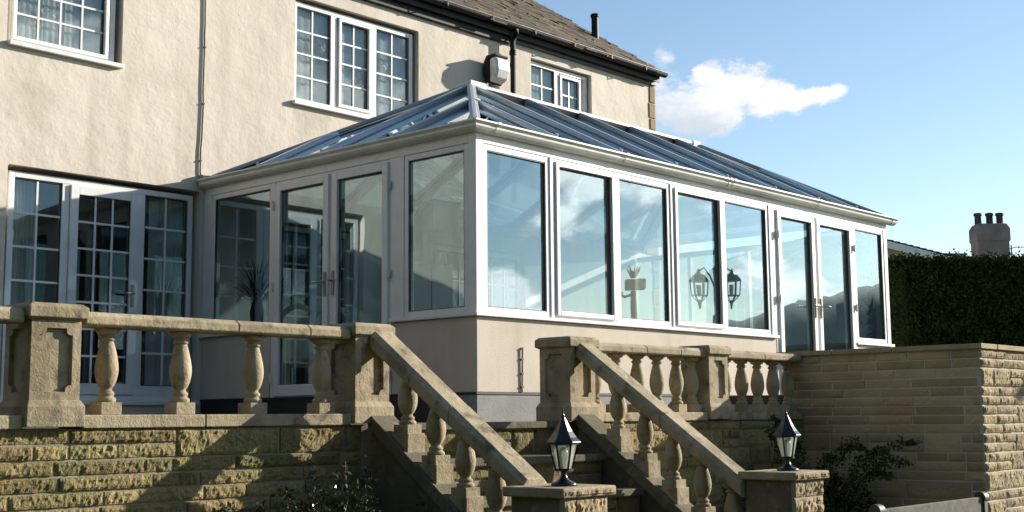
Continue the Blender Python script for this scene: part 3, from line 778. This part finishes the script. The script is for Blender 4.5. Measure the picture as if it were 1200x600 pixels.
# floodlight on the wall
t = thing('floodlight', 'bulky security floodlight with clear lens on the cream upstairs wall', 'floodlight')
cx, cy, cz = 4.27, 3.70, 4.41
m = MB(); m.box(cx-.05, cx+.05, HY-.03, HY-.002, cz+.02, cz+.14); m.beam((cx, HY-.02, cz+.10), (cx, cy+.08, cz+.12), .04, .05); m.build('bracket', BLACKP, t, .004)
m = MB(); m.prism([(cy+.05,cz-.16),(cy+.11,cz-.04),(cy+.11,cz+.12),(cy+.06,cz+.205),(cy-.10,cz+.205),(cy-.10,cz+.175),(cy+.02,cz+.16),(cy+.015,cz-.16)], 'x', cx-.13, cx+.13); m.build('housing', BLACKP, t, .02, 3)
m = MB(); m.prism([(cy+.012,cz+.158),(cy-.085,cz+.172),(cy-.125,cz+.12),(cy-.135,cz+.0),(cy-.10,cz-.11),(cy+.012,cz-.158)], 'x', cx-.122, cx+.122)
LENS = mat('prismatic_lens', (.86,.87,.84), (.62,.63,.60), 16, .12, .004, 60); m.build('lens', LENS, t, .03, 4)
# cable clipped down the wall
t = MB(); rc = random.Random(4); pts = []
z = 5.05
while z > 2.42: pts.append((-.055+.012*math.sin(z*2.1)+rc.uniform(-.006,.006), HY-.012, z)); z -= .12
pts.append((-.04, HY-.012, 2.42)); t.tube(pts, .0085, 6)
for p in pts[::5]: t.box(p[0]-.011, p[0]+.011, HY-.024, HY-.001, p[2]-.006, p[2]+.006)
tag(t.build('cable', CABLEM), 'thin dark cable clipped down the cream wall to the conservatory corner', 'cable')

# ------------------------------------------------------------ conservatory
cons = thing('conservatory', 'long white framed conservatory with hipped glass roof on a cream dwarf wall', 'conservatory')
LX = 7.42; DY = 3.835
# plinth and dwarf walls: front (0..4.68), left pieces
def dwarf(x0, x1, y0, y1, front):
    B(x0, x1, y0, y1, .222, .838).build('dwarf_wall', DWARF, cons, .006)
    return
MB().prism([(0,0),(4.68,0),(4.68,.25),(.25,.25),(.25,1.01),(0,1.01)], 'z', .222, .838).build('dwarf_wall', DWARF, cons, .006); dwarf(0, .25, 2.72, DY, False); dwarf(6.50, LX, 0, .25, True)
B(.004, LX, .004, .25, -.02, .205).build('plinth', PLINTH, cons, .004)
B(.004, .25, .254, DY, -.02, .205).build('plinth', BITUMEN, cons)
B(-.004, LX, -.004, .25, .2052, .2215).build('damp_course', BITUMEN, cons); B(-.004, .25, .2505, DY, .2052, .2215).build('damp_course', BITUMEN, cons)
B(.26, LX-.05, .26, DY, .0, .20).build('floor', FLOORM, cons)
# sills
def segs_front(): return
B(-.035, 4.70, -.035, .22, .84, .868).build('sill', PVC, cons, .004); B(-.035, .22, .2205, 1.02, .84, .868).build('sill', PVC, cons, .004)
B(-.035, .22, 2.71, DY, .84, .868).build('sill', PVC, cons, .004); B(6.49, LX+.03, -.035, .22, .84, .868).build('sill', PVC, cons, .004)
EZ0, EZ1 = 2.285, 2.385
# eaves beam
B(.0, LX, .0, .09, EZ0, EZ1).build('eaves_beam', PVC, cons, .004); B(.0, .09, .0905, DY, EZ0, EZ1).build('eaves_beam', PVC, cons, .004)
# corner post and posts
def post(x0, x1, y0, y1, z0=.870): 
    return B(x0, x1, y0, y1, z0, EZ0-.001).build('post', PVC, cons, .004)
post(-.004, .085, -.004, .085)
FT = .055
def fx(kind, a, b, z0, axis):
    """framed light in the front (axis x, plane y=0) or left side (axis y, plane x=0). a..b outer frame."""
    z1 = EZ0-.003
    def bx(m, u0, u1, d0, d1, p, q):
        return m.box(u0, u1, d0, d1, p, q) if axis == 'x' else m.box(d0, d1, u0, u1, p, q)
    f = MB()
    t = .05; d0, d1 = .004, .074
    for u0, u1, p, q in ((a, a+t, z0, z1), (b-t, b, z0, z1), (a+t, b-t, z0, z0+t), (a+t, b-t, z1-t, z1)): bx(f, u0, u1, d0, d1, p, q)
    nm = 'door' if kind.startswith('door') else 'window'
    ob = f.build(nm if kind != 'door' else 'door_frame', PVC, cons, .004)
    ga, gb, gz0, gz1 = a+t, b-t, z0+t, z1-t
    if kind in ('open', 'door'):
        s = .045 if kind == 'open' else .075
        m = MB(); e0, e1 = -.020, .040
        o = .022
        for u0, u1, p, q in ((a+o, a+o+s, z0+o, z1-o), (b-o-s, b-o, z0+o, z1-o), (a+o+s, b-o-s, z0+o, z0+o+s+(.03 if kind == 'door' else 0)), (a+o+s, b-o-s, z1-o-s, z1-o)): bx(m, u0, u1, e0, e1, p, q)
        so_ = m.build('sash' if kind == 'open' else 'door', PVC, ob if kind == 'open' else cons, .006, 3)
        ga, gb, gz0, gz1 = a+o+s, b-o-s, z0+o+s+(.03 if kind == 'door' else 0), z1-o-s
        ob2 = so_
    else: ob2 = ob
    tgt = ob if kind == 'open' else ob2
    sl = MB()
    w = .007
    for u0, u1, p, q in ((ga, ga+w, gz0, gz1), (gb-w, gb, gz0, gz1), (ga+w, gb-w, gz0, gz0+w), (ga+w, gb-w, gz1-w, gz1)): bx(sl, u0-.0005, u1+.0005, .008, .030, p-.0005, q+.0005)
    sl.build('seal', SEAL_RUBBER, tgt)
    p = MB(); bx(p, ga-.004, gb+.004, .031, .033, gz0-.004, gz1+.004); p.build('pane', GLASS_F, tgt)
    return ob2
# front: outer frames between mullions
front = [('fixed', .09, .935), ('open', .985, 1.875), ('fixed', 1.90, 2.76), ('open', 2.80, 3.685), ('fixed', 3.70, 4.60)]
for k, a, b in front: fx(k, a, b, .87, 'x')
for a, b in ((.937, .983), (1.877,1.898), (2.762,2.798), (3.6852,3.6998), (4.602,4.70)): B(a, b, -.006 if b-a > .03 else .0, .08, .87, EZ0-.001).build('mullion', PVC, cons, .003)
B(4.70, 4.735, .0, .08, .21, EZ0-.001).build('mullion', PVC, cons, .003)
d1 = fx('door', 4.74, 5.60, .21, 'x'); d2 = fx('door', 5.605, 6.50, .21, 'x')
handle(d1, 5.54, 1.22, -.02, -1); handle(d2, 5.665, 1.22, -.02, 1)
fx('fixed', 6.545, 7.33, .87, 'x'); B(6.502, 6.543, -.002, .08, .21, EZ0-.001).build('mullion', PVC, cons, .003); B(7.332, LX, -.003, .085, .87, EZ0-.001).build('post', PVC, cons, .003)
# left side
fx('fixed', .09, .86, .87, 'y'); B(-.003, .08, .862, 1.02, .87, EZ0-.001).build('mullion', PVC, cons, .004)
d3 = fx('door', 1.03, 1.83, .21, 'y'); d4 = fx('door', 1.835, 2.665, .21, 'y')
B(.0, .08, 1.0205, 1.0285, .21, EZ0-.001).build('mullion', PVC, cons)
handle(d3, 1.775, 1.24, -.02, -1, 'y'); handle(d4, 1.89, 1.24, -.02, 1, 'y')
B(-.003, .08, 2.667, 2.70, .21, EZ0-.001).build('mullion', PVC, cons, .003); fx('fixed', 2.702, 3.70, .87, 'y'); B(-.003, .08, 3.702, DY, .87, EZ0-.001).build('post', PVC, cons, .003)
# hinges
for dob, x, sx in ((d1, 4.745, 1), (d2, 6.495, -1)):
    for z in (.55, 1.27, 1.98):
        m = MB(); m.tube([(x, -.032, z-.045), (x, -.032, z+.045)], .012, 8); m.box(x-.022, x+.022, -.03, -.018, z-.03, z+.03); m.build('hinge', GUTW, dob)
for dob, y in ((d3, 1.035), (d4, 2.662)):
    for z in (.40, 1.27, 2.05):
        m = MB(); m.tube([(-.032, y, z-.045), (-.032, y, z+.045)], .012, 8); m.box(-.03, -.018, y-.022, y+.022, z-.03, z+.03); m.build('hinge', GUTW, dob)
# right end wall and back: frame only
f = MB(); f.box(LX-.06, LX, .09, 3.83, .21, .87)
f.build('end_wall', DWARF, cons)
for k in range(4):
    a = .10+k*.93; m = MB(); frame_mb(0,1,0,1,.1,0,1) ; m.box(LX-.07, LX-.002, a, a+.05, .872, EZ0); m.box(LX-.07, LX-.002, a+.05, a+.93, .872, .92); m.box(LX-.07, LX-.002, a+.05, a+.93, 2.22, EZ0)
    wv = m.build('window', PVC, cons); B(LX-.04, LX-.037, a+.05, a+.93, .92, 2.22).build('pane', GLASS_F, wv)
# roof
RZ, AX, EX, RY, TZ = 3.435, 1.93, 6.05, 1.905, 2.435
def inner(p): return Vector(p)
K1 = Vector((-.02, -.02, TZ)); K2 = Vector((LX+.06, -.02, TZ)); A = Vector((AX, RY, RZ)); E_ = Vector((EX, RY, RZ)); W1 = Vector((-.02, DY-.005, TZ)); W2 = Vector((LX+.06, DY-.005, TZ))
def slab(poly, nm, m, th=.016):
    n = (poly[1]-poly[0]).cross(poly[2]-poly[0]).normalized()
    if n.z < 0: n = -n
    mb = MB(); k = len(poly); vs = [p for p in poly]+[p-n*th for p in poly]
    mb.add(vs, [tuple(range(k)), tuple(range(2*k-1,k-1,-1))]+[((i+1)%k, i, k+i, k+(i+1)%k) for i in range(k)])
    return mb.build(nm, m, cons)
slab([K1, K2, E_, A], 'roof_glass', GLASS_R); slab([K1, A, W1], 'roof_glass', GLASS_R); slab([W1, A, E_, W2], 'roof_glass', GLASS_R); slab([K2, W2, E_], 'roof_glass', GLASS_R)
def glazing_bar(a, b, nrm):
    a = Vector(a); b = Vector(b); n = Vector(nrm).normalized()
    m = MB(); m.beam(a+n*.028, b+n*.028, .078, .050, n); o = m.build('glazing_bar', BAR, cons, .006)
    m = MB(); m.beam(a+n*.0015, b+n*.0015, .066, .006, n); m.beam(a-n*.045, b-n*.045, .045, .055, n); m.build('bar_underside', PVC, o)
    d = (b-a).normalized(); e = a - d*.012
    m = MB(); m.beam(e-d*.012+n*.010, e+d*.012+n*.010, .075, .06, n); m.tube([tuple(e+n*.03), tuple(e+n*.075)], .014, 8); m.build('end_cap', PVC, o)
nf = Vector((0, -(RZ-TZ), RY+.02)).normalized(); nl = Vector((-(RZ-TZ), 0, AX+.02)).normalized(); nb_ = Vector((0, (RZ-TZ), RY)).normalized()
sl = (RZ-TZ)/(RY+.02)
def front_pt(x, y): return Vector((x, y, TZ+(y+.02)*sl))
xsb = [.09, .5, .96, 1.42, 1.89, 2.35, 2.78, 3.24, 3.70, 4.18, 4.66, 5.12, 5.61, 6.06, 6.52, 6.98]
xsb = [.96, 1.89, 2.78, 3.70, 4.66, 5.61, 6.52]
for x in xsb:
    ytop = RY
    if x < AX: ytop = -.02 + (x+.02)*(RY+.02)/(AX+.02)
    if x > EX: ytop = -.02 + (LX+.06-x)*(RY+.02)/(LX+.06-EX)
    glazing_bar(front_pt(x, -.03), front_pt(x, ytop-.03), nf)
    glazing_bar((x, DY-.02, TZ+.005), (x, DY-(ytop+.03), front_pt(x, ytop-.03).z), nb_)
sL = (RZ-TZ)/(AX+.02)
for y in (.95, 1.905, 2.86):
    xt = (-.02 + (y+.02)*(AX+.02)/(RY+.02)) if y < RY else (-.02+(DY-y)*(AX+.02)/(DY-RY))
    xt = min(xt, AX)
    glazing_bar((-.03, y, TZ-.003), (xt-.04, y, TZ+(xt-.04+.02)*sL), nl)
GRY = mat('ridge_capping', (.66, .66, .63), (.5, .5, .47), 7, .4)
def capping(a, b, nm, m, w=.10, h=.035):
    mb = MB(); mb.beam(Vector(a)+Vector((0,0,.03)), Vector(b)+Vector((0,0,.03)), w, h); mb.beam(Vector(a)+Vector((0,0,.052)), Vector(b)+Vector((0,0,.052)), w*.5, h*.5); mb.beam(Vector(a)-Vector((0,0,.06)), Vector(b)-Vector((0,0,.06)), .05, .09)
    return mb.build(nm, m, cons, .006)
capping(K1+Vector((.06,.06,.01)), A, 'hip_bar', GRY, .085); capping(W1+Vector((.06,-.06,.01)), A, 'hip_bar', BAR, .085)
capping(K2+Vector((-.04,.06,.01)), E_, 'hip_bar', BAR, .085); capping(W2+Vector((-.04,-.06,.01)), E_, 'hip_bar', BAR, .085); capping(A, E_, 'ridge', GRY, .11)
m = MB(); m.box(AX-.07, AX+.16, RY-.07, RY+.07, RZ-.02, RZ+.065); m.build('ridge_end_cap', GRY, cons)
m = MB(); m.box(EX-.10, EX+.05, RY-.065, RY+.065, RZ-.02, RZ+.06); m.build('ridge_end_cap', GRY, cons)
# gutter (ogee section, extruded round the eaves) with brackets
def ogee(axis, a, b, base, out):
    prof = [(0,2.375),(-.018,2.362),(-.045,2.365),(-.068,2.378),(-.083,2.398),(-.086,2.415),(-.098,2.428),(-.108,2.436),(-.108,2.450),(-.098,2.452),(-.094,2.442),(-.070,2.41),(-.02,2.40),(0,2.40)]
    mb = MB(); n = len(prof); vs = []
    for i, e in enumerate((a, b)):
        for d, z in prof:
            if axis == 'x': vs.append(((e if not (i == 0 and out) else e+d), base+d, z))
            else: vs.append((base+d, (e if not (i == 0 and out) else e+d), z))
    fs = [tuple(range(n)), tuple(range(2*n-1,n-1,-1))]+[((i+1)%n, i, n+i, n+(i+1)%n) for i in range(n)]
    mb.add(vs, fs); return mb.build('gutter', GUTW, cons)
g1 = ogee('x', 0, LX+.13, -.002, True); ogee('y', 0, DY-.01, -.002, True)
for x in (.18, 1.95, 3.72, 3.80, 5.6, 7.45):
    m = MB(); m.prism([(-.0,2.372),(-.05,2.360),(-.072,2.374),(-.088,2.397),(-.091,2.415),(-.113,2.434),(-.113,2.456),(-.09,2.457),(0,2.44)], 'x', x-.02, x+.02); m.build('gutter_bracket', GUTW, cons)
for y in (.18, 1.3, 2.4, 3.5):
    m = MB(); m.prism([(-.0,2.372),(-.05,2.360),(-.072,2.374),(-.088,2.397),(-.091,2.415),(-.113,2.434),(-.113,2.456),(-.09,2.457),(0,2.44)], 'y', y-.02, y+.02); m.build('gutter_bracket', GUTW, cons)
m = MB(); m.box(-.02, LX, DY-.12, DY+.003, 2.36, 2.425); m.build('box_gutter', GRY, cons)
m = MB(); m.box(-.08, .30, DY-.07, DY+.003, 2.44, 2.50); m.build('lead_flashing', PLINTH, cons, .01)
# thin conduit on the dwarf wall
t = MB(); t.tube([(.54,-.008,.225),(.545,-.012,.60)], .007, 6)
for z in (.27,.38,.50,.59): t.box(.527,.555,-.016,.001,z-.006,z+.006)
tag(t.build('wall_conduit', CABLEM), 'short thin conduit fixed upright on the cream dwarf wall', 'conduit')

# ------------------------------------------------------------ things inside
def leaf_strip(mb, base, dirv, L, w, droop, n=8):
    base = Vector(base); d = Vector(dirv).normalized(); p = base.copy(); side = d.cross(Vector((0,0,1)))
    side = side.normalized() if side.length > .01 else Vector((1,0,0)); vs = []; fs = []
    for i in range(n+1):
        t = i/n; ww = w*(1-t)**.6*(.5+t if t < .5 else 1)
        vs += [p-side*ww/2, p+side*ww/2]
        p = p + d*(L/n); d = (d - Vector((0,0,1))*droop/n*(.4+t*1.6)).normalized()
    for i in range(n): fs.append((2*i, 2*i+1, 2*i+3, 2*i+2))
    mb.add(vs, fs, True)
t = thing('potted_plant', 'spiky dark potted plant in a tall vase behind the left side window', 'plant', loc=(.13, 3.10, .87))
m = MB(); m.lathe([(.045,0),(.05,.01),(.062,.10),(.07,.2),(.055,.27),(.06,.29)], 16); m.build('vase', BLUELEAF, t)
m = MB(); rr = random.Random(5)
for i in range(90):
    a = rr.uniform(0, 6.28); e = rr.uniform(.35, 1.45); leaf_strip(m, (.01*math.cos(a), .01*math.sin(a), .27), (math.cos(a)*math.cos(e)*.7, math.sin(a)*math.cos(e), math.sin(e)), rr.uniform(.32,.60), .020, rr.uniform(.6,2.2))
m.build('foliage', BLUELEAF, t, recalc=False)
t = thing('cane_chair', 'pale curved cane armchair just inside the left glazed doors', 'chair', loc=(.62, 2.85, .20))
for sx in (-.24, .24):
    m = MB(); m.tube([(sx+.0, .42*math.cos(a)*.9-.05, .50+.42*math.sin(a)) for a in [k*.26-1.2 for k in range(14)]], .028, 10); m.tube([(sx, .13, .10), (sx, -.28, .03), (sx, -.40, .10), (sx, -.30, .45)], .025, 10); m.build('side_loop', CANE, t)
m = MB(); m.prism([(-.35,.40),(.25,.33),(.42,.95),(.37,.97),(.20,.40),(-.35,.45)], 'x', -.23, .23); m.build('seat', CANE, t, .02, 3)
t = thing('tall_cupboard', 'tall grey green cupboard against the inner house wall', 'cupboard')
m = MB(); m.box(2.38, 3.12, 3.35, 3.80, .22, 1.78); b_ = m.build('cabinet_body', FABRIC, t, .01)
for x0 in (2.40, 2.755): B(x0, x0+.34, 3.33, 3.348, .28, 1.74).build('door', FABRIC, t, .006)
t = thing('wall_cabinet', 'small white cabinet hung high on the inner house wall', 'cabinet')
B(2.95, 3.45, 3.55, 3.835, 2.22, 2.62).build('cabinet_body', PVC, t, .01); B(2.965, 3.435, 3.53, 3.549, 2.235, 2.605).build('door', PVC, t, .006)
# mast lamps and feeder in the garden (their images show in the front panes)
t = thing('lamp_post', 'garden lamp post carrying two hanging lanterns, mirrored in the conservatory windows', 'lamp post')
pc = Vector((9.33, -3.72, 0))
m = MB(); m.tube([(pc.x,pc.y,GZ),(pc.x,pc.y,1.55)], [.10,.06], 12); m.tube([(pc.x,pc.y,1.55),(pc.x,pc.y,2.25)], .035, 10); m.lathe([(.03,0),(.05,.03),(.02,.07),(.005,.14)], 10, (pc.x,pc.y,2.25)); m.build('post', LAMPB, t)
for q in (Vector((9.15,-3.90,0)), Vector((9.52,-3.54,0))):
    dd = q-pc; m = MB(); m.tube([(pc.x, pc.y, 1.95), tuple(pc+dd*.35+Vector((0,0,2.18))), tuple(pc+dd*.7+Vector((0,0,2.30))), tuple(q+Vector((0,0,2.24)))], .014, 8)
    am = m.build('arm', LAMPB, t)
    m = MB(); z0 = 1.78
    for z_, r_ in ((z0,.03),(z0+.08,.11),(z0+.30,.13)): m.lathe([(r_,z_),(r_,z_+.015)], 6, (q.x,q.y,0), smooth=False)
    for k in range(6):
        a = k*math.pi/3; m.beam((q.x+.11*math.cos(a),q.y+.11*math.sin(a),z0+.08),(q.x+.13*math.cos(a),q.y+.13*math.sin(a),z0+.31),.014,.014,up=(math.cos(a),math.sin(a),0)); m.beam((q.x+.02*math.cos(a),q.y+.02*math.sin(a),z0-.02),(q.x+.11*math.cos(a),q.y+.11*math.sin(a),z0+.09),.012,.012,up=(math.cos(a),math.sin(a),0))
    m.lathe([(.15,z0+.31),(.09,z0+.40),(.03,z0+.44),(.01,z0+.50)], 6, (q.x,q.y,0), smooth=False); m.lathe([(.012,z0-.12),(.02,z0-.06),(.03,z0)], 8, (q.x,q.y,0)); m.build('lantern', LAMPB, am)
    m = MB(); m.lathe([(.03,z0+.1),(.035,z0+.25)], 10, (q.x,q.y,0)); m.build('bulb', FROST, am)
t = thing('bird_feeder', 'dark garden post topped with a box and green tuft, mirrored in a front window', 'feeder')
fx_, fy_ = 8.48, -4.65
m = MB(); m.tube([(fx_,fy_,GZ),(fx_,fy_,1.95)], [.08,.05], 10); m.build('post', DARKW, t)
m = MB(); m.beam((fx_-.10,fy_-.11,2.05),(fx_+.12,fy_+.13,2.05),.16,.17); m.build('box', GRASSM, t, .02); m = MB(); m.tube([(fx_,fy_,1.9),(fx_-.11,fy_-.12,1.86),(fx_-.17,fy_-.19,1.93)], .022, 8); m.lathe([(.06,0),(.08,.05),(.05,.1)], 8, (fx_-.17,fy_-.19,1.88)); m.build('arm', DARKW, t)
m = MB()
for i in range(60):
    a = rr.uniform(0,6.28); leaf_strip(m, (fx_+.05*math.cos(a),fy_+.05*math.sin(a),2.16), (math.cos(a)*.5,math.sin(a)*.5,1.2), rr.uniform(.08,.24), .03, 1.2, 5)
m.build('tuft', GRASSM, t, recalc=False)

# ------------------------------------------------------------ planting
def leaves(n, f, size, seed, flat=False):
    rd = random.Random(seed); mb = MB()
    for i in range(n):
        r_ = f(rd)
        if r_ is None: continue
        p = Vector(r_); s = size*rd.uniform(.6, 1.4)
        a = Vector((rd.gauss(0,1), rd.gauss(0,1), rd.gauss(0,1))).normalized(); b = a.cross(Vector((rd.gauss(0,1), rd.gauss(0,1), rd.gauss(0,1)))).normalized()
        mb.add([p-a*s*.5, p+b*s*.28, p+a*s*.5, p-b*s*.28], [(0,1,2,3)])
    return mb
hd = Vector((.745, -.667, 0)).normalized(); hn = Vector((-hd.y*-1, -hd.x, 0)); hn = Vector((-.667, -.745, 0)).normalized()
H0 = Vector((12.96, 2.62, .2)); HL = 5.2; HH = 2.44
t = thing('hedge', 'tall dense dark green clipped hedge rising behind the garden wall', 'hedge')
def hf(rd):
    a = rd.uniform(-.02, HL); q = rd.random()
    top = HH + .05*noise.noise(Vector((a*1.7, 3, 0))) + .05*noise.noise(Vector((a*6, 9, 0))) 
    dep = .08*noise.noise(Vector((a*2.5, 0, 5))) 
    if q < .62: z = rd.uniform(0, top); d = rd.gauss(.0, .05) + .06*noise.noise(Vector((a*3, z*3, 0)))
    elif q < .9: z = top + rd.gauss(0, .035) + (rd.uniform(0,.13) if rd.random() < .07 else 0); d = -rd.uniform(-.05, 1.1)
    else: z = rd.uniform(0, top); a = rd.gauss(.02, .05); d = -rd.uniform(0, 1.1)
    if z < .0: return None
    if a < .32 and rd.random() < .45 + .6*noise.noise(Vector((a*9, z*7, 2))): return None
    return H0 + hd*a + hn*d + Vector((0,0,z))
leaves(90000, hf, .055, 31).build('foliage', LEAFD, t, recalc=False)
m = MB(); c0 = H0+hd*.30-hn*.12; vs = []
for zz in (0, HH-.12):
    for a, d in ((.30,-.10),(HL-.1,-.10),(HL-.1,-1.0),(.30,-1.0)): vs.append(H0+hd*a+hn*d+Vector((0,0,zz)))
m.add(vs, [(3,2,1,0),(4,5,6,7),(0,1,5,4),(1,2,6,5),(2,3,7,6),(3,0,4,7)]); m.build('branches', LEAFD, t)

def shrub(label, stems, nleaf, spread, leafm, seed, lsize):
    t = thing('shrub', label, 'shrub', 'shrubs in front of the walls')
    rd = random.Random(seed); tw = MB(); pts_all = []
    for (bx, by_, ex, ey, ez, bow) in stems:
        p0 = Vector((bx, by_, GZ)); p1 = Vector((ex, ey, ez)); mid = (p0+p1)/2 + Vector((0,0,bow)); pts = []
        for i in range(13):
            u = i/12; p = p0*(1-u)**2 + mid*2*u*(1-u) + p1*u*u; p += Vector((rd.gauss(0,.008), rd.gauss(0,.008), rd.gauss(0,.008))); pts.append(p)
        tw.tube([tuple(p) for p in pts], [.007*(1-.75*i/12) for i in range(13)], 5)
        pts_all.append(pts)
    tw.build('stems', TWIG, t)
    def f(rd):
        ps = rd.choice(pts_all); i = rd.randrange(4, 13); u = rd.random(); p = ps[i-1]*(1-u)+ps[i]*u; s = spread*(1.25-i/12)
        return p + Vector((rd.gauss(0,s), rd.gauss(0,s), rd.gauss(0,s)))
    leaves(nleaf, f, lsize, seed+1).build('leaves', leafm, t, recalc=False)
    return t
rs = random.Random(77)
stems = []
for i in range(46):
    x = rs.uniform(-3.75, -2.62); stems.append((x, rs.uniform(-2.1,-1.75), x+rs.uniform(-.22,.2), rs.uniform(-2.05,-1.7), -.36-.10*abs(x+3.0)+rs.uniform(-.14,.06), rs.uniform(0,.25)))
for (x, z) in ((-3.42,-.31),(-3.20,-.22),(-3.05,-.27),(-2.98,-.21),(-2.84,-.20),(-2.80,-.26),(-3.33,-.35)): stems.append((x+.1, -1.9, x, -1.85, z, .1))
shrub('dark glossy leaved shrub with bare reddish stems below the left retaining wall', stems, 9000, .060, LEAFS, 41, .030)
stems = []
for i in range(75):
    x = rs.uniform(1.15, 2.45); stems.append((x, rs.uniform(-2.3,-1.65), x+rs.uniform(-.3,.1), rs.uniform(-2.3,-1.65), -.50+rs.uniform(-.25,.12), .2))
for (x, y_, z) in ((1.55,-1.75,-.02),(1.9,-1.8,-.15),(2.35,-2.15,-.13),(2.40,-2.35,-.18),(2.45,-2.5,-.30),(2.42,-2.35,-.42),(1.75,-1.7,.06),(2.2,-2.0,-.25),(2.42,-2.6,-.14)): 
    for q in range(2): stems.append((1.75+rs.uniform(-.2,.2), -1.95, x+rs.uniform(-.06,.06), y_, z-.08+rs.uniform(-.06,.03), .75))
shrub('dark arching shrub spreading against the tall garden wall', stems, 19000, .055, LEAFD, 51, .032)

# ------------------------------------------------------------ beyond: neighbours
def gable_house(label, c, ang, w, dp, eh, rh, seed, roofm=SLATE, wallm=RENDER, name='neighbour_house'):
    t = thing(name, label, 'house', 'neighbouring houses beyond the hedge', loc=c); t.rotation_euler.z = ang
    m = MB(); m.box(-w/2, w/2, -dp/2, dp/2, 0, eh); m.prism([(-dp/2,eh),(dp/2,eh),(0,eh+rh-.05)], 'x', -w/2, w/2); m.build('wall', wallm, t)
    r = MB(); ov = .3; s = rh/(dp/2)
    for sg in (-1, 1):
        nrow = 18
        for k in range(nrow):
            u0 = 1.06*(1-k/nrow); u1 = 1.06*(1-(k+1.25)/nrow); u1 = max(u1, 0)
            ya, yb = sg*dp/2*u0, sg*dp/2*u1; za = eh+rh*(1-u0)+.06; zb = eh+rh*(1-u1)+.03
            r.add([(-w/2-ov,ya,za-.04),(w/2+ov,ya,za-.04),(w/2+ov,ya,za),(-w/2-ov,ya,za),(-w/2-ov,yb,zb),(w/2+ov,yb,zb)], [(0,1,2,3),(3,2,5,4),(0,4,5,1)])
    r.build('roof', roofm, t)
    for xx in (-w/2-ov+.02, w/2+ov-.02):
        e = dp/2*1.06; z0, z1 = eh-rh*.06, eh+rh
        b = MB(); b.prism([(-e,z0-.20),(-e,z0),(0,z1),(e,z0),(e,z0-.20),(0,z1-.20)], 'x', xx-.02, xx+.02); b.build('bargeboard', PVC, t)
    for xx in (-w/4, w/4):
        m = frame_mb(xx-.6, xx+.6, .9, 2.1, .07, -dp/2-.03, -dp/2+.02); wv = m.build('window', PVC, t); B(xx-.53, xx+.53, -dp/2-.012, -dp/2-.008, .97, 2.03).build('pane', GLASS_H, wv)
    return t
# bungalow whose gable edge shows above the hedge next to the conservatory
nh = gable_house('low neighbouring house with white bargeboard just right of the conservatory roof end', tuple(cam.location*0 + Vector((-7.588,-7.238,0)) + Vector((.742,.670,0))*39 + Vector((.670,-.742,0))*8.95 + Vector((0,0,.2))), R(42), 8, 6, 4.02, .80, 3)
ch = gable_house('neighbouring house with a soot stained chimney of three pots behind the hedge', (32.5, 9.0, .2), R(-48), 9, 6, 2.4, 1.75, 4)
m = MB(); m.box(-.42, .42, -.3, .3, 3.4, 5.28); m.box(-.47, .47, -.35, .35, 5.0, 5.12)
def chimney(loc):
    m = MB(); m.add(*ring_prism([(-.47,.47,-.3,.3,0),(-.47,.47,-.3,.3,1.75),(-.50,.50,-.33,.33,1.80),(-.50,.50,-.33,.33,2.15),(-.42,.42,-.26,.26,2.30)]))
    c = m.build('chimney', CHIMM, ch, .03, 2); c.location = loc
    for k in (-.32, 0.02, .32):
        m = MB(); m.lathe([(.11,2.27),(.10,2.30),(.095,2.55),(.12,2.56),(.12,2.63),(.09,2.64)], 12, (k, 0, 0)); m.build('chimney_pot', POTM, c)
    m = MB(); m.tube([(.5,0,1.55),(.75,0,1.62),(2.6,0,1.60)], .012, 5); m.tube([(.62,0,1.2),(.62,0,1.68)], .02, 5); m.build('aerial', BLACKP, c)
ch_world = Vector((29.85, 7.58, 3.25)); 
loc = Matrix.Rotation(-R(-48), 3, 'Z') @ (ch_world - Vector((32.5, 9.0, .2)))
chimney(loc)
ob = thing('flat_roofed_outbuilding', 'low outbuilding with mossy flat roof showing above the hedge', 'outbuilding')
ctr = C0 = Vector((35.4, 11.8, 0)); m = MB(); m.beam(ctr-hd*.5+Vector((0,0,2.66)), ctr+hd*.5+Vector((0,0,2.66)), 2.4, 5.2); m.build('wall', SAWN, ob); m = MB(); m.beam(ctr-hd*.6+Vector((0,0,5.34)), ctr+hd*.6+Vector((0,0,5.34)), 2.6, .14); m.build('roof', LEAFS, ob)
# lean-to roof beyond the house gable
t = thing('lean_to', 'low slate roofed lean-to behind the right end of the house', 'outbuilding')
B(7.93, 10.9, 5.0, 9.0, -.5, 4.1).build('wall', RENDER, t)
m = MB()
for k in range(14):
    z0_ = 4.78-.055*k; xa_ = 7.93+.22*k
    m.add([(xa_,4.8,z0_+.02),(xa_+.30,4.8,z0_-.055),(xa_+.30,9.1,z0_-.055),(xa_,9.1,z0_+.02),(xa_+.30,4.8,z0_-.085),(xa_,4.8,z0_-.03),(xa_+.30,9.1,z0_-.085)], [(0,1,2,3),(0,5,4,1),(1,4,6,2)])
m.build('roof', SLATE, t)
